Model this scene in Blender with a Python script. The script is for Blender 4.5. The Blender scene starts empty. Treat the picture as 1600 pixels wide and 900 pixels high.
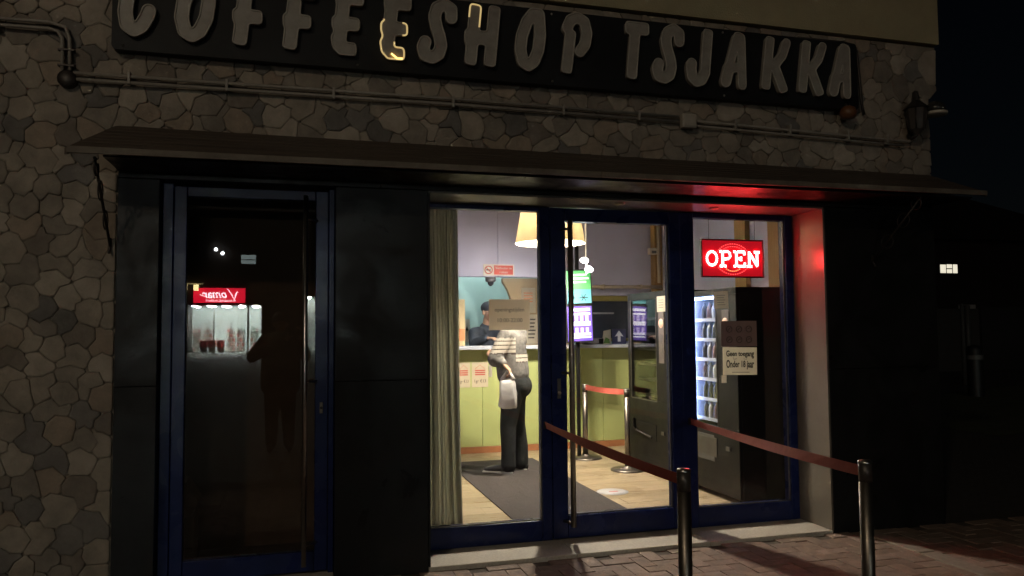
import bpy, bmesh, math, random
import numpy as np
from mathutils import Vector, Matrix
random.seed(7)
rnd = random.random
uni = random.uniform
SC = bpy.context.scene
COL = SC.collection
R = math.radians

# ------------------------------------------------------------------ camera
def make_camera():
    cd = bpy.data.cameras.new('camera')
    cd.sensor_fit = 'HORIZONTAL'
    cd.sensor_width = 36.0
    cd.lens = 36.0 * 1200 / 1600
    cd.clip_start = 0.02
    cd.clip_end = 600
    cam = bpy.data.objects.new('camera', cd)
    COL.objects.link(cam)
    yaw, pitch, roll = R(15.648), R(3.199), R(-0.487)
    fwd = Vector((math.sin(yaw) * math.cos(pitch), math.cos(yaw) * math.cos(pitch), math.sin(pitch)))
    right = Vector((math.cos(yaw), -math.sin(yaw), 0))
    up = right.cross(fwd)
    r2 = right * math.cos(roll) + up * math.sin(roll)
    u2 = up * math.cos(roll) - right * math.sin(roll)
    m = Matrix((r2, u2, -fwd)).transposed().to_4x4()
    m.translation = Vector((0, -4.83, 1.5))
    cam.matrix_world = m
    SC.camera = cam
make_camera()

# ------------------------------------------------------------------ night sky, dim general light, exposure
world = bpy.data.worlds.new('World')
SC.world = world
world.use_nodes = True
wn = world.node_tree
bg = wn.nodes['Background']
sky_node = wn.nodes.new('ShaderNodeTexSky')
sky_node.sky_type = 'NISHITA'
sky_node.sun_disc = False
sky_node.sun_elevation = R(25)
sky_node.sun_rotation = R(215)
wn.links.new(sky_node.outputs['Color'], bg.inputs['Color'])
bg.inputs['Strength'].default_value = 0.0003

sd = bpy.data.lights.new('night_glow', 'SUN')
sd.energy = 0.035
sd.angle = R(25)
sd.color = (1.0, 0.86, 0.70)
sun = bpy.data.objects.new('night_glow', sd)
COL.objects.link(sun)
sun.rotation_euler = (R(62), 0, R(-35))

SC.view_settings.view_transform = 'Standard'
SC.view_settings.look = 'None'
SC.view_settings.exposure = 0.0
SC.view_settings.gamma = 1.0
SC.cycles.use_denoising = True
SC.cycles.max_bounces = 10
SC.cycles.diffuse_bounces = 5
SC.cycles.glossy_bounces = 4
SC.cycles.transparent_max_bounces = 16
SC.cycles.transmission_bounces = 6
SC.cycles.sample_clamp_indirect = 30.0
SC.cycles.caustics_reflective = False
SC.cycles.caustics_refractive = False

# ------------------------------------------------------------------ materials
MATS = {}
def mat(name, c, c2=None, scale=8.0, rough=0.6, metal=0.0, bump=0.0, bscale=60.0, emit=None, estr=0.0, spec=None, stretch=None, world=False, rvar=0.0):
    if name in MATS:
        return MATS[name]
    m = bpy.data.materials.new(name)
    m.use_nodes = True
    nt = m.node_tree
    b = nt.nodes['Principled BSDF']
    b.inputs['Roughness'].default_value = rough
    b.inputs['Metallic'].default_value = metal
    if spec is not None:
        b.inputs['Specular IOR Level'].default_value = spec
    tc = nt.nodes.new('ShaderNodeTexCoord')
    src = tc.outputs['Object']
    if world:
        src = nt.nodes.new('ShaderNodeNewGeometry').outputs['Position']
    if stretch:
        mp = nt.nodes.new('ShaderNodeMapping')
        mp.inputs['Scale'].default_value = stretch
        nt.links.new(src, mp.inputs['Vector'])
        src = mp.outputs['Vector']
    if c2 is None:
        c2 = tuple(x * 0.82 for x in c)
    n = nt.nodes.new('ShaderNodeTexNoise')
    n.inputs['Scale'].default_value = scale
    n.inputs['Detail'].default_value = 6
    n.inputs['Roughness'].default_value = 0.65
    nt.links.new(src, n.inputs['Vector'])
    rp = nt.nodes.new('ShaderNodeValToRGB')
    rp.color_ramp.elements[0].position = 0.32
    rp.color_ramp.elements[1].position = 0.68
    rp.color_ramp.elements[0].color = (*c2, 1)
    rp.color_ramp.elements[1].color = (*c, 1)
    nt.links.new(n.outputs['Fac'], rp.inputs['Fac'])
    nt.links.new(rp.outputs['Color'], b.inputs['Base Color'])
    if rvar:
        n3 = nt.nodes.new('ShaderNodeTexNoise')
        n3.inputs['Scale'].default_value = 3.5
        n3.inputs['Detail'].default_value = 8
        n3.inputs['Distortion'].default_value = 1.2
        nt.links.new(src, n3.inputs['Vector'])
        mr = nt.nodes.new('ShaderNodeMapRange')
        mr.inputs['From Min'].default_value = .3
        mr.inputs['From Max'].default_value = .7
        mr.inputs['To Min'].default_value = max(.05, rough - rvar)
        mr.inputs['To Max'].default_value = min(1, rough + rvar)
        nt.links.new(n3.outputs['Fac'], mr.inputs['Value'])
        nt.links.new(mr.outputs['Result'], b.inputs['Roughness'])
    if bump:
        n2 = nt.nodes.new('ShaderNodeTexNoise')
        n2.inputs['Scale'].default_value = bscale
        n2.inputs['Detail'].default_value = 5
        nt.links.new(src, n2.inputs['Vector'])
        bp = nt.nodes.new('ShaderNodeBump')
        bp.inputs['Strength'].default_value = bump
        bp.inputs['Distance'].default_value = 0.01
        nt.links.new(n2.outputs['Fac'], bp.inputs['Height'])
        nt.links.new(bp.outputs['Normal'], b.inputs['Normal'])
    if emit:
        b.inputs['Emission Color'].default_value = (*emit, 1)
        b.inputs['Emission Strength'].default_value = estr
    MATS[name] = m
    return m

def thin(m, fac=.5):
    """let light through a thin sheet (paper, cloth)"""
    nt = m.node_tree
    b = nt.nodes['Principled BSDF']
    tl = nt.nodes.new('ShaderNodeBsdfTranslucent')
    nt.links.new(b.inputs['Base Color'].links[0].from_socket, tl.inputs['Color'])
    mx = nt.nodes.new('ShaderNodeMixShader')
    mx.inputs['Fac'].default_value = fac
    nt.links.new(b.outputs['BSDF'], mx.inputs[1])
    nt.links.new(tl.outputs['BSDF'], mx.inputs[2])
    nt.links.new(mx.outputs['Shader'], nt.nodes['Material Output'].inputs['Surface'])
    return m

def glass_mat(name, ior=1.9, tint=(1, 1, 1), rough=0.0):
    if name in MATS:
        return MATS[name]
    m = bpy.data.materials.new(name)
    m.use_nodes = True
    nt = m.node_tree
    nt.nodes.remove(nt.nodes['Principled BSDF'])
    out = nt.nodes['Material Output']
    tr = nt.nodes.new('ShaderNodeBsdfTransparent')
    # faint streaks of grime in the pane
    tcn = nt.nodes.new('ShaderNodeTexCoord')
    ns = nt.nodes.new('ShaderNodeTexNoise')
    ns.inputs['Scale'].default_value = 5
    rp = nt.nodes.new('ShaderNodeValToRGB')
    rp.color_ramp.elements[0].color = (*[t * 0.93 for t in tint], 1)
    rp.color_ramp.elements[1].color = (*tint, 1)
    nt.links.new(tcn.outputs['Object'], ns.inputs['Vector'])
    nt.links.new(ns.outputs['Fac'], rp.inputs['Fac'])
    nt.links.new(rp.outputs['Color'], tr.inputs['Color'])
    gl = nt.nodes.new('ShaderNodeBsdfGlossy')
    gl.inputs['Roughness'].default_value = rough
    # Schlick reflectance, the same from both sides of the thin pane
    f0 = ((ior - 1) / (ior + 1)) ** 2 * .5
    lw = nt.nodes.new('ShaderNodeLayerWeight')
    lw.inputs['Blend'].default_value = .5
    pw = nt.nodes.new('ShaderNodeMath')
    pw.operation = 'POWER'
    pw.inputs[1].default_value = 5
    ma = nt.nodes.new('ShaderNodeMath')
    ma.operation = 'MULTIPLY_ADD'
    ma.inputs[1].default_value = 1 - f0
    ma.inputs[2].default_value = f0
    nt.links.new(lw.outputs['Facing'], pw.inputs[0])
    nt.links.new(pw.outputs[0], ma.inputs[0])
    mx = nt.nodes.new('ShaderNodeMixShader')
    nt.links.new(ma.outputs[0], mx.inputs['Fac'])
    nt.links.new(tr.outputs['BSDF'], mx.inputs[1])
    nt.links.new(gl.outputs['BSDF'], mx.inputs[2])
    nt.links.new(mx.outputs['Shader'], out.inputs['Surface'])
    MATS[name] = m
    return m

def brick_ground_mat():
    m = bpy.data.materials.new('far_paving')
    m.use_nodes = True
    nt = m.node_tree
    b = nt.nodes['Principled BSDF']
    b.inputs['Roughness'].default_value = 0.75
    tc = nt.nodes.new('ShaderNodeTexCoord')
    bt = nt.nodes.new('ShaderNodeTexBrick')
    bt.inputs['Scale'].default_value = 4.7
    bt.inputs['Color1'].default_value = (0.075, 0.066, 0.058, 1)
    bt.inputs['Color2'].default_value = (0.055, 0.048, 0.043, 1)
    bt.inputs['Mortar'].default_value = (0.02, 0.018, 0.016, 1)
    bt.inputs['Mortar Size'].default_value = 0.015
    nt.links.new(tc.outputs['Object'], bt.inputs['Vector'])
    nt.links.new(bt.outputs['Color'], b.inputs['Base Color'])
    bp = nt.nodes.new('ShaderNodeBump')
    bp.inputs['Strength'].default_value = 0.4
    bp.inputs['Distance'].default_value = 0.01
    nt.links.new(bt.outputs['Fac'], bp.inputs['Height'])
    bp.invert = True
    nt.links.new(bp.outputs['Normal'], b.inputs['Normal'])
    return m

M_black = mat('black_cladding', (0.011, 0.0105, 0.010), (0.006, 0.006, 0.006), 4, 0.45, bump=0.06, bscale=9, spec=.22, world=True, rvar=.2)
M_blue = mat('blue_frame_paint', (0.010, 0.018, 0.088), (0.007, 0.013, 0.062), 7, 0.30, world=True, rvar=.1, spec=.22)
M_steel = mat('brushed_steel', (0.55, 0.52, 0.48), (0.42, 0.40, 0.37), 30, 0.3, 1.0)
M_dsteel = mat('dull_steel', (0.30, 0.26, 0.22), (0.2, 0.17, 0.14), 20, 0.4, 1.0)
M_sill = mat('sill_stone', (0.55, 0.50, 0.42), (0.40, 0.36, 0.30), 60, 0.7, bump=0.15)
M_reveal = mat('beige_metal_reveal', (0.17, 0.15, 0.115), (0.14, 0.12, 0.095), 2.5, 0.27)
M_cream = mat('cream_render', (0.36, 0.31, 0.19), (0.28, 0.24, 0.15), 2.5, 0.9, bump=0.3, bscale=90)
M_mortar = mat('mortar', (0.25, 0.21, 0.165), (0.16, 0.13, 0.10), 20, 0.95, bump=0.4)
M_board = mat('sign_board', (0.010, 0.010, 0.011), (0.006, 0.006, 0.007), 5, 0.55, spec=.2)
M_letter = mat('letter_face', (0.30, 0.275, 0.24), (0.21, 0.19, 0.17), 14, 0.55)
M_rim = mat('letter_rim', (0.40, 0.365, 0.315), (0.30, 0.275, 0.24), 14, 0.5)
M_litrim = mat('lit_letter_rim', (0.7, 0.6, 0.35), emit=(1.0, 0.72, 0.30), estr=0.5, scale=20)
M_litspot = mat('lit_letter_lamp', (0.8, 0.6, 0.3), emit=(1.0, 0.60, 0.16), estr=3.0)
M_roof = mat('canopy_board', (0.075, 0.054, 0.039), (0.042, 0.03, 0.022), 6, 0.7, bump=0.2, stretch=(0.3, 3, 3))
M_edge = mat('canopy_edge', (0.15, 0.125, 0.095), (0.075, 0.06, 0.045), 7, 0.7, world=True)
M_iron = mat('wrought_iron', (0.05, 0.042, 0.038), (0.03, 0.025, 0.022), 20, 0.5, 0.6)
M_pipe = mat('conduit_grey', (0.26, 0.235, 0.20), (0.18, 0.16, 0.14), 8, 0.55)
M_glass = glass_mat('window_glass', 1.9)
M_dglass = glass_mat('dark_door_glass', 2.1, (0.80, 0.78, 0.75))
M_lav = mat('lavender_wall', (0.50, 0.505, 0.66), (0.46, 0.465, 0.61), 1.2, 0.75)
M_teal = mat('teal_wall', (0.46, 0.68, 0.65), (0.43, 0.64, 0.61), 1.5, 0.8)
M_tan = mat('tan_wall', (0.42, 0.32, 0.19), (0.36, 0.27, 0.16), 2, 0.8)
M_green = mat('counter_green', (0.42, 0.46, 0.17), (0.38, 0.42, 0.15), 1.5, 0.5)
M_skirt = mat('terracotta_skirting', (0.42, 0.17, 0.07), (0.33, 0.13, 0.05), 8, 0.5)
M_top = mat('counter_top', (0.45, 0.47, 0.52), (0.36, 0.38, 0.43), 4, 0.3)
M_olive = mat('olive_frame', (0.36, 0.32, 0.10), (0.29, 0.25, 0.08), 5, 0.6)
M_wood = mat('yellow_wood_post', (0.42, 0.26, 0.10), (0.32, 0.19, 0.07), 6, 0.55, stretch=(6, 6, 0.6))
M_ceil = mat('ceiling_white', (0.80, 0.78, 0.74), (0.74, 0.72, 0.68), 2, 0.9)
M_mat = mat('ribbed_door_mat', (0.085, 0.072, 0.066), (0.055, 0.047, 0.043), 90, 0.95, bump=0.6, bscale=120, stretch=(1, 8, 1))
M_vm = mat('vending_black', (0.0065, 0.0056, 0.0052), (0.004, 0.0035, 0.003), 5, 0.5, spec=.25, rvar=.12)
M_vmgrey = mat('vending_trim', (0.16, 0.15, 0.14), (0.12, 0.11, 0.10), 8, 0.35, 0.7)
M_paper = mat('paper_white', (0.72, 0.68, 0.58), (0.66, 0.62, 0.53), 5, 0.85)
thin(M_paper, .6)
M_ink = mat('dark_ink', (0.05, 0.045, 0.04), rough=0.8)
M_redink = mat('red_ink', (0.55, 0.10, 0.07), rough=0.8)
M_belt = mat('red_belt_cloth', (0.36, 0.075, 0.055), (0.28, 0.055, 0.04), 30, 0.8, bump=0.1, bscale=200)
M_curtain = mat('sage_curtain', (0.57, 0.57, 0.475), (0.47, 0.47, 0.39), 4, 0.9, bump=0.1, bscale=150, stretch=(4, 4, 0.4))
thin(M_curtain, .65)
M_skin = mat('skin', (0.55, 0.33, 0.22), (0.48, 0.28, 0.19), 6, 0.5)

# ------------------------------------------------------------------ mesh helpers
def link(o, parent=None):
    COL.objects.link(o)
    if parent:
        o.parent = parent
    return o

def raw(name, verts, faces, m, parent=None, smooth=False):
    me = bpy.data.meshes.new(name)
    me.from_pydata([tuple(v) for v in verts], [], faces)
    me.update()
    if smooth:
        for p in me.polygons:
            p.use_smooth = True
    ms = m if isinstance(m, (list, tuple)) else [m]
    for x in ms:
        me.materials.append(x)
    return link(bpy.data.objects.new(name, me), parent)

class B:
    """collects shapes for one mesh"""
    def __init__(s):
        s.bm = bmesh.new()
    def box(s, x0, x1, y0, y1, z0, z1, bev=0.0, mi=0):
        r = bmesh.ops.create_cube(s.bm, size=1)
        vs = r['verts']
        for v in vs:
            v.co = Vector((x0 + (v.co.x + .5) * (x1 - x0), y0 + (v.co.y + .5) * (y1 - y0), z0 + (v.co.z + .5) * (z1 - z0)))
        es = list({e for v in vs for e in v.link_edges})
        if bev:
            q = bmesh.ops.bevel(s.bm, geom=es, offset=bev, segments=2, affect='EDGES', profile=0.5)
            fs = q['faces']
        fset = {f for v in s.bm.verts if v.is_valid for f in v.link_faces if f.material_index == 0} if mi else ()
        if mi:
            for v in vs:
                if v.is_valid:
                    for f in v.link_faces:
                        f.material_index = mi
        return s
    def cyl(s, p0, p1, r0, r1=None, n=16, cap=True):
        p0, p1 = Vector(p0), Vector(p1)
        r1 = r0 if r1 is None else r1
        d = (p1 - p0)
        q = d.to_track_quat('Z', 'Y')
        ring = []
        for p, r in ((p0, r0), (p1, r1)):
            ring.append([s.bm.verts.new(p + q @ Vector((r * math.cos(2 * math.pi * i / n), r * math.sin(2 * math.pi * i / n), 0))) for i in range(n)])
        for i in range(n):
            f = s.bm.faces.new((ring[0][i], ring[0][(i + 1) % n], ring[1][(i + 1) % n], ring[1][i]))
            f.smooth = True
        if cap:
            s.bm.faces.new(ring[0][::-1])
            s.bm.faces.new(ring[1])
        return s
    def tube(s, pts, r, n=8, cap=True):
        pts = [Vector(p) for p in pts]
        rs = r if isinstance(r, (list, tuple)) else [r] * len(pts)
        rings = []
        prev = None
        for i, p in enumerate(pts):
            a = pts[max(i - 1, 0)]
            b = pts[min(i + 1, len(pts) - 1)]
            t = (b - a).normalized()
            if prev is None:
                ref = Vector((0, 0, 1)) if abs(t.z) < 0.9 else Vector((1, 0, 0))
                nx = t.cross(ref).normalized()
            else:
                nx = (prev - t * prev.dot(t)).normalized()
            prev = nx
            ny = t.cross(nx)
            rings.append([s.bm.verts.new(p + (nx * math.cos(2 * math.pi * k / n) + ny * math.sin(2 * math.pi * k / n)) * rs[i]) for k in range(n)])
        for a, b in zip(rings, rings[1:]):
            for k in range(n):
                f = s.bm.faces.new((a[k], a[(k + 1) % n], b[(k + 1) % n], b[k]))
                f.smooth = True
        if cap:
            s.bm.faces.new(rings[0][::-1])
            s.bm.faces.new(rings[-1])
        return s
    def lathe(s, c, prof, n=24, smooth=True):
        c = Vector(c)
        rings = []
        for (r, z) in prof:
            rings.append([s.bm.verts.new(c + Vector((max(r, 1e-4) * math.cos(2 * math.pi * k / n), max(r, 1e-4) * math.sin(2 * math.pi * k / n), z))) for k in range(n)])
        for a, b in zip(rings, rings[1:]):
            for k in range(n):
                f = s.bm.faces.new((a[k], a[(k + 1) % n], b[(k + 1) % n], b[k]))
                f.smooth = smooth
        return s
    def ball(s, c, r, sc=(1, 1, 1), rot=None, u=16, v=10):
        q = bmesh.ops.create_uvsphere(s.bm, u_segments=u, v_segments=v, radius=1)
        for w in q['verts']:
            p = Vector((w.co.x * r * sc[0], w.co.y * r * sc[1], w.co.z * r * sc[2]))
            if rot:
                p = rot @ p
            w.co = p + Vector(c)
            for f in w.link_faces:
                f.smooth = True
        return s
    def limb(s, pts):
        """tapered chain of (x,y,z,r) with round joints, for remeshing"""
        for a, b in zip(pts, pts[1:]):
            s.cyl(a[:3], b[:3], a[3], b[3], n=14)
        for p in pts:
            s.ball(p[:3], p[3] * 1.0, u=14, v=10)
        return s
    def prism(s, poly, y0, y1):
        """polygon in XZ, extruded in Y"""
        a = [s.bm.verts.new((x, y0, z)) for x, z in poly]
        b = [s.bm.verts.new((x, y1, z)) for x, z in poly]
        n = len(poly)
        s.bm.faces.new(a)
        s.bm.faces.new(b[::-1])
        for i in range(n):
            s.bm.faces.new((a[i], b[i], b[(i + 1) % n], a[(i + 1) % n]))
        return s
    def obj(s, name, m, parent=None, loc=None):
        bmesh.ops.recalc_face_normals(s.bm, faces=s.bm.faces[:])
        me = bpy.data.meshes.new(name)
        s.bm.to_mesh(me)
        s.bm.free()
        for x in (m if isinstance(m, (list, tuple)) else [m]):
            me.materials.append(x)
        o = bpy.data.objects.new(name, me)
        if loc:
            o.location = loc
        return link(o, parent)

def box(name, x0, x1, y0, y1, z0, z1, m, parent=None, bev=0.0):
    return B().box(x0, x1, y0, y1, z0, z1, bev).obj(name, m, parent)

def tag(o, label, cat=None, group=None):
    o['label'] = label
    if cat:
        o['category'] = cat
    if group:
        o['group'] = group
    return o

def thing(name, label, cat, group=None, loc=(0, 0, 0), rz=0.0):
    o = bpy.data.objects.new(name, None)
    o.empty_display_size = 0.1
    COL.objects.link(o)
    o.location = loc
    o.rotation_euler = (0, 0, rz)
    return tag(o, label, cat, group)

def structure(o):
    o['kind'] = 'structure'
    return o

def remesh(name, b, m, parent, voxel=0.012, smooth=4):
    """one continuous skin over a set of limbs"""
    bmesh.ops.recalc_face_normals(b.bm, faces=b.bm.faces[:])
    me = bpy.data.meshes.new(name)
    b.bm.to_mesh(me)
    b.bm.free()
    t = bpy.data.objects.new(name + '_tmp', me)
    COL.objects.link(t)
    md = t.modifiers.new('r', 'REMESH')
    md.mode = 'VOXEL'
    md.voxel_size = voxel
    md.use_smooth_shade = True
    if smooth:
        sm = t.modifiers.new('s', 'SMOOTH')
        sm.iterations = smooth
        sm.factor = 0.5
    dg = bpy.context.evaluated_depsgraph_get()
    dg.update()
    nm = bpy.data.meshes.new_from_object(t.evaluated_get(dg))
    nm.name = name
    bpy.data.objects.remove(t)
    bpy.data.meshes.remove(me)
    nm.materials.clear()
    for x in (m if isinstance(m, (list, tuple)) else [m]):
        nm.materials.append(x)
    return link(bpy.data.objects.new(name, nm), parent)

def text_mesh(body, size, thick=0.0006, bold=0.0, align='CENTER', shear=0.0):
    cu = bpy.data.curves.new('txt', 'FONT')
    cu.body = body
    cu.size = size
    cu.extrude = thick
    cu.offset = bold
    cu.shear = shear
    cu.align_x = align
    cu.align_y = 'CENTER'
    cu.resolution_u = 3
    t = bpy.data.objects.new('txt', cu)
    COL.objects.link(t)
    dg = bpy.context.evaluated_depsgraph_get()
    dg.update()
    me = bpy.data.meshes.new_from_object(t.evaluated_get(dg))
    bpy.data.objects.remove(t)
    return me

def text(name, body, size, loc, m, parent=None, rz=0.0, width=None, thick=0.0006, bold=0.0, warp=0.0, shear=0.0, hscale=1.0):
    """flat lettering that faces -Y when rz is 0"""
    me = text_mesh(body, size, thick, bold, shear=shear)
    if width:
        xs = [v.co.x for v in me.vertices]
        w = max(xs) - min(xs)
        for v in me.vertices:
            v.co.x *= width / w
    for v in me.vertices:
        v.co.y *= hscale
        if warp:
            x = v.co.x / ((width or 0.2) / 2)
            v.co.y *= 1 + warp * x * x
    me.transform(Matrix.Rotation(R(90), 4, 'X'))
    me.materials.clear()
    me.materials.append(m)
    me.name = name
    o = bpy.data.objects.new(name, me)
    o.location = loc
    o.rotation_euler = (0, 0, rz)
    return link(o, parent)

# ================================================================== ground
g = raw('ground', [(-90, -75, -0.004), (120, -75, -0.004), (120, 140, -0.004), (-90, 140, -0.004)], [(0, 1, 2, 3)], brick_ground_mat())
structure(g)

# herringbone clinkers in front of the entrance, laid in 21 x 10.5 cm
PAV = [mat('paver_%d' % i, c, tuple(x * .62 for x in c), 14, 0.8, bump=0.4, bscale=60, world=True) for i, c in enumerate(
    [(0.29, 0.205, 0.155), (0.25, 0.175, 0.13), (0.32, 0.235, 0.185), (0.235, 0.17, 0.13), (0.28, 0.205, 0.16)])]
def paver_mesh(lx, ly):
    b = B()
    b.box(0.0025, lx - 0.0025, 0.0025, ly - 0.0025, -0.05, 0, 0.003)
    return b
pave = structure(raw('pavement', [(-3.2, -3.2, 0.004), (6.5, -3.2, 0.004), (6.5, 0.0, 0.004), (-3.2, 0.0, 0.004)], [(0, 1, 2, 3)],
                     mat('joint_sand', (0.11, 0.09, 0.07), (0.07, 0.056, 0.045), 60, 0.95, bump=0.3)))
U = 0.105
protos = {}
for kind, (lx, ly) in (('h', (2 * U, U)), ('v', (U, 2 * U))):
    for i in range(5):
        me = bpy.data.meshes.new('paving_brick')
        bb = paver_mesh(lx, ly)
        bmesh.ops.recalc_face_normals(bb.bm, faces=bb.bm.faces[:])
        bb.bm.to_mesh(me)
        bb.bm.free()
        me.materials.append(PAV[i])
        protos[kind, i] = me
spots = []
for ix in range(-20, 54):
    for iy in range(-26, 0):
        k = (ix - iy) % 4
        if k == 0:
            spots.append(('h', ix * U, iy * U))
        elif k == 3 and iy + 1 < 0:
            spots.append(('v', ix * U, iy * U))
def seen_px(x, y):
    cx, cy, cz = x, y + 4.83, -1.5
    dep = cx * .2693 + cy * .9614 + cz * .0558
    return 800 + 1200 * (cx * .963 - cy * .2693 - cz * .0085) / dep, 450 - 1200 * (-cx * .0069 - cy * .056 + cz * .9984) / dep
def vis_rank(s):
    u, v = seen_px(s[1] + U * .7, s[2] + U * .7)
    vis = 640 < u < 1620 and v < 925
    return (0 if vis else 1, abs(s[1] - 2.4) + abs(s[2] + .3))
spots.sort(key=vis_rank)
for kd, x, y in spots[:290]:
    o = bpy.data.objects.new('paving_brick', protos[kd, random.randrange(5)])
    o.location = (x, y, 0.012 + uni(-.003, .003))
    o.rotation_euler = (uni(-.01, .01), uni(-.01, .01), uni(-.008, .008))
    link(o, pave)
rest = B()
for kd, x, y in spots[290:]:
    lx, ly = ((2 * U, U) if kd == 'h' else (U, 2 * U))
    rest.box(x + .004, x + lx - .004, y + .004, y + ly - .004, -.03, .012 + uni(-.003, .003))
ro = rest.obj('paving_bricks', PAV[1], pave)
ro['kind'] = 'stuff'
# kerb band where the clinkers end, beside the right pillar
for i in range(5):
    box('kerb_stone', 3.95, 4.08, -0.58 * (i + 1) + .006 - .02, -0.58 * i - .03, -.05, 0.022 + uni(0, .004),
        mat('kerb_concrete', (0.30, 0.26, 0.21), (0.22, 0.19, 0.15), 30, .85, bump=.2), pave, .006)

# ================================================================== shop building
bld = thing('shop_building', 'corner shop building clad in rubble stone with cream upper storey', 'building', loc=(0, 0, 0))
WX0, WX1 = -3.0, 4.757
box('wall', WX0, -1.0, 0.012, 0.30, 0, 3.71, M_mortar, bld)
box('wall', -1.0, WX1, 0.012, 0.30, 2.65, 3.71, M_mortar, bld)
box('upper_wall', WX0, 4.835, -0.045, 0.30, 3.715, 6.6, M_cream, bld)
box('side_wall', 4.66, 4.75, 0.305, 6.0, 0, 3.70, M_mortar, bld)
box('upper_side_wall', 4.735, 4.83, 0.305, 6.0, 3.705, 6.6, M_cream, bld)

# ---- rubble stone cladding: a relaxed cell pattern, one object per stone
def clip(poly, nx, nz, d):
    out = []
    for i in range(len(poly)):
        a, b = poly[i], poly[(i + 1) % len(poly)]
        da, db = a[0] * nx + a[1] * nz - d, b[0] * nx + b[1] * nz - d
        if da <= 0:
            out.append(a)
        if (da < 0 < db) or (db < 0 < da):
            t = da / (da - db)
            out.append((a[0] + (b[0] - a[0]) * t, a[1] + (b[1] - a[1]) * t))
    return out
def in_dom(x, z):
    return WX0 < x < WX1 + .06 and 0 < z < 3.71 and (x < -1.0 or z > 2.62)
seeds = []
tries = 0
while tries < 14000:
    tries += 1
    x, z = uni(WX0, WX1), uni(0, 3.71)
    if not in_dom(x, z):
        continue
    dmin = random.choice((0.085, 0.12, 0.16, 0.20, 0.235))
    if all((x - a) ** 2 + ((z - b) * 1.12) ** 2 > min(dmin, c) ** 2 for a, b, c in seeds):
        seeds.append((x, z, dmin))
STN = [mat('stone_%d' % i, c, tuple(x * .58 for x in c), 6, .9, bump=.6, bscale=22, world=True) for i, c in enumerate(
    [(0.30, 0.255, 0.205), (0.26, 0.222, 0.18), (0.35, 0.30, 0.245), (0.22, 0.188, 0.155), (0.18, 0.162, 0.145), (0.145, 0.132, 0.12), (0.28, 0.222, 0.17), (0.19, 0.158, 0.13)])]
stones = []
for i, (x, z, _) in enumerate(seeds):
    poly = [(x - .4, z - .4), (x + .4, z - .4), (x + .4, z + .4), (x - .4, z + .4)]
    for j, (a, b, _) in enumerate(seeds):
        if i == j or abs(a - x) > .8 or abs(b - z) > .8:
            continue
        nx, nz = a - x, b - z
        poly = clip(poly, nx, nz, nx * (a + x) / 2 + nz * (b + z) / 2)
        if len(poly) < 3:
            break
    top = 3.705
    poly = clip(poly, 0, 1, top)
    poly = clip(poly, 0, -1, -0.0)
    poly = clip(poly, 1, 0, 4.835 if z > 3.36 else WX1)
    if z < 2.62:
        poly = clip(poly, 1, 0, -1.004)
    elif x > -1.0:
        poly = clip(poly, 0, -1, -2.62)
    else:
        if any(p[0] > -1.0 and p[1] < 2.62 for p in poly):
            poly = clip(poly, 0, -1, -2.62)
    if len(poly) < 3:
        continue
    # wander: split edges, push about, pull in for the joint
    cx = sum(p[0] for p in poly) / len(poly)
    cz = sum(p[1] for p in poly) / len(poly)
    pts = []
    for k in range(len(poly)):
        a, b = poly[k], poly[(k + 1) % len(poly)]
        L = math.hypot(b[0] - a[0], b[1] - a[1])
        if L < .012:
            continue
        onb = (abs(a[0] - b[0]) < 1e-5) or (abs(a[1] - b[1]) < 1e-5)
        cc = min(.14, .012 / L)
        pts.append((a[0] * (1 - cc) + b[0] * cc, a[1] * (1 - cc) + b[1] * cc))
        if L > .07:
            # both neighbours share this wobble, so joints stay even
            h = math.sin((a[0] + b[0]) * 91.7 + (a[1] + b[1]) * 57.3)
            ox, oz = (b[1] - a[1]) / L, -(b[0] - a[0]) / L
            sg = 1 if (ox + oz * .37) > 0 else -1
            w = 0 if onb else h * min(.042, L * .24) * sg
            pts.append(((a[0] + b[0]) / 2 + ox * w, (a[1] + b[1]) / 2 + oz * w))
        pts.append((a[0] * cc + b[0] * (1 - cc), a[1] * cc + b[1] * (1 - cc)))
    if len(pts) < 4:
        continue
    stones.append((x, z, cx, cz, pts))
def stone_verts(cx, cz, pts, dep, tilt):
    v, f = [], []
    n = len(pts)
    for (ins, y) in ((0.0012, 0.014), (0.0018, -dep * .45), (0.009, -dep)):
        for (px, pz) in pts:
            dx, dz = px - cx, pz - cz
            L = math.hypot(dx, dz) or 1
            s = max(.3, (L - ins) / L)
            v.append((dx * s, y + (tilt[0] * dx + tilt[1] * dz if y < 0 else 0), dz * s))
    for r in range(2):
        for k in range(n):
            a, b = r * n + k, r * n + (k + 1) % n
            f.append((a, b, b + n, a + n))
    f.append(tuple(range(2 * n, 3 * n)))
    return v, f
def stone_rank(s):
    x, z = s[0], s[1]
    u = x > -1.85
    hid = (-0.95 < x < 3.95 and 3.17 < z < 3.58) or (x > -.95 and z < 2.7)
    return (0 if (u and not hid) else 1, -z if not u else 0)
stones.sort(key=stone_rank)
sv, sf, smi = [], [], []
nst = 0
for s in stones:
    x, z, cx, cz, pts = s
    dep = uni(.004, .009)
    dark = rnd() < .13
    mi = random.choice((4, 5, 7)) if dark else random.choice((0, 1, 2, 3, 6, 0, 1))
    v, f = stone_verts(cx, cz, pts, dep, (uni(-.05, .05), uni(-.05, .05)))
    if stone_rank(s)[0] == 0 and nst < 299:
        o = raw('stone', v, f, STN[mi], bld)
        o.location = (cx, 0, cz)
        nst += 1
    else:
        off = len(sv)
        sv += [(a + cx, b, c + cz) for a, b, c in v]
        sf += [tuple(q + off for q in t) for t in f]
        smi += [mi] * len(f)
so = raw('rubble_stones', sv, sf, STN, bld)
so.data.polygons.foreach_set('material_index', smi)
so['kind'] = 'stuff'

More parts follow.
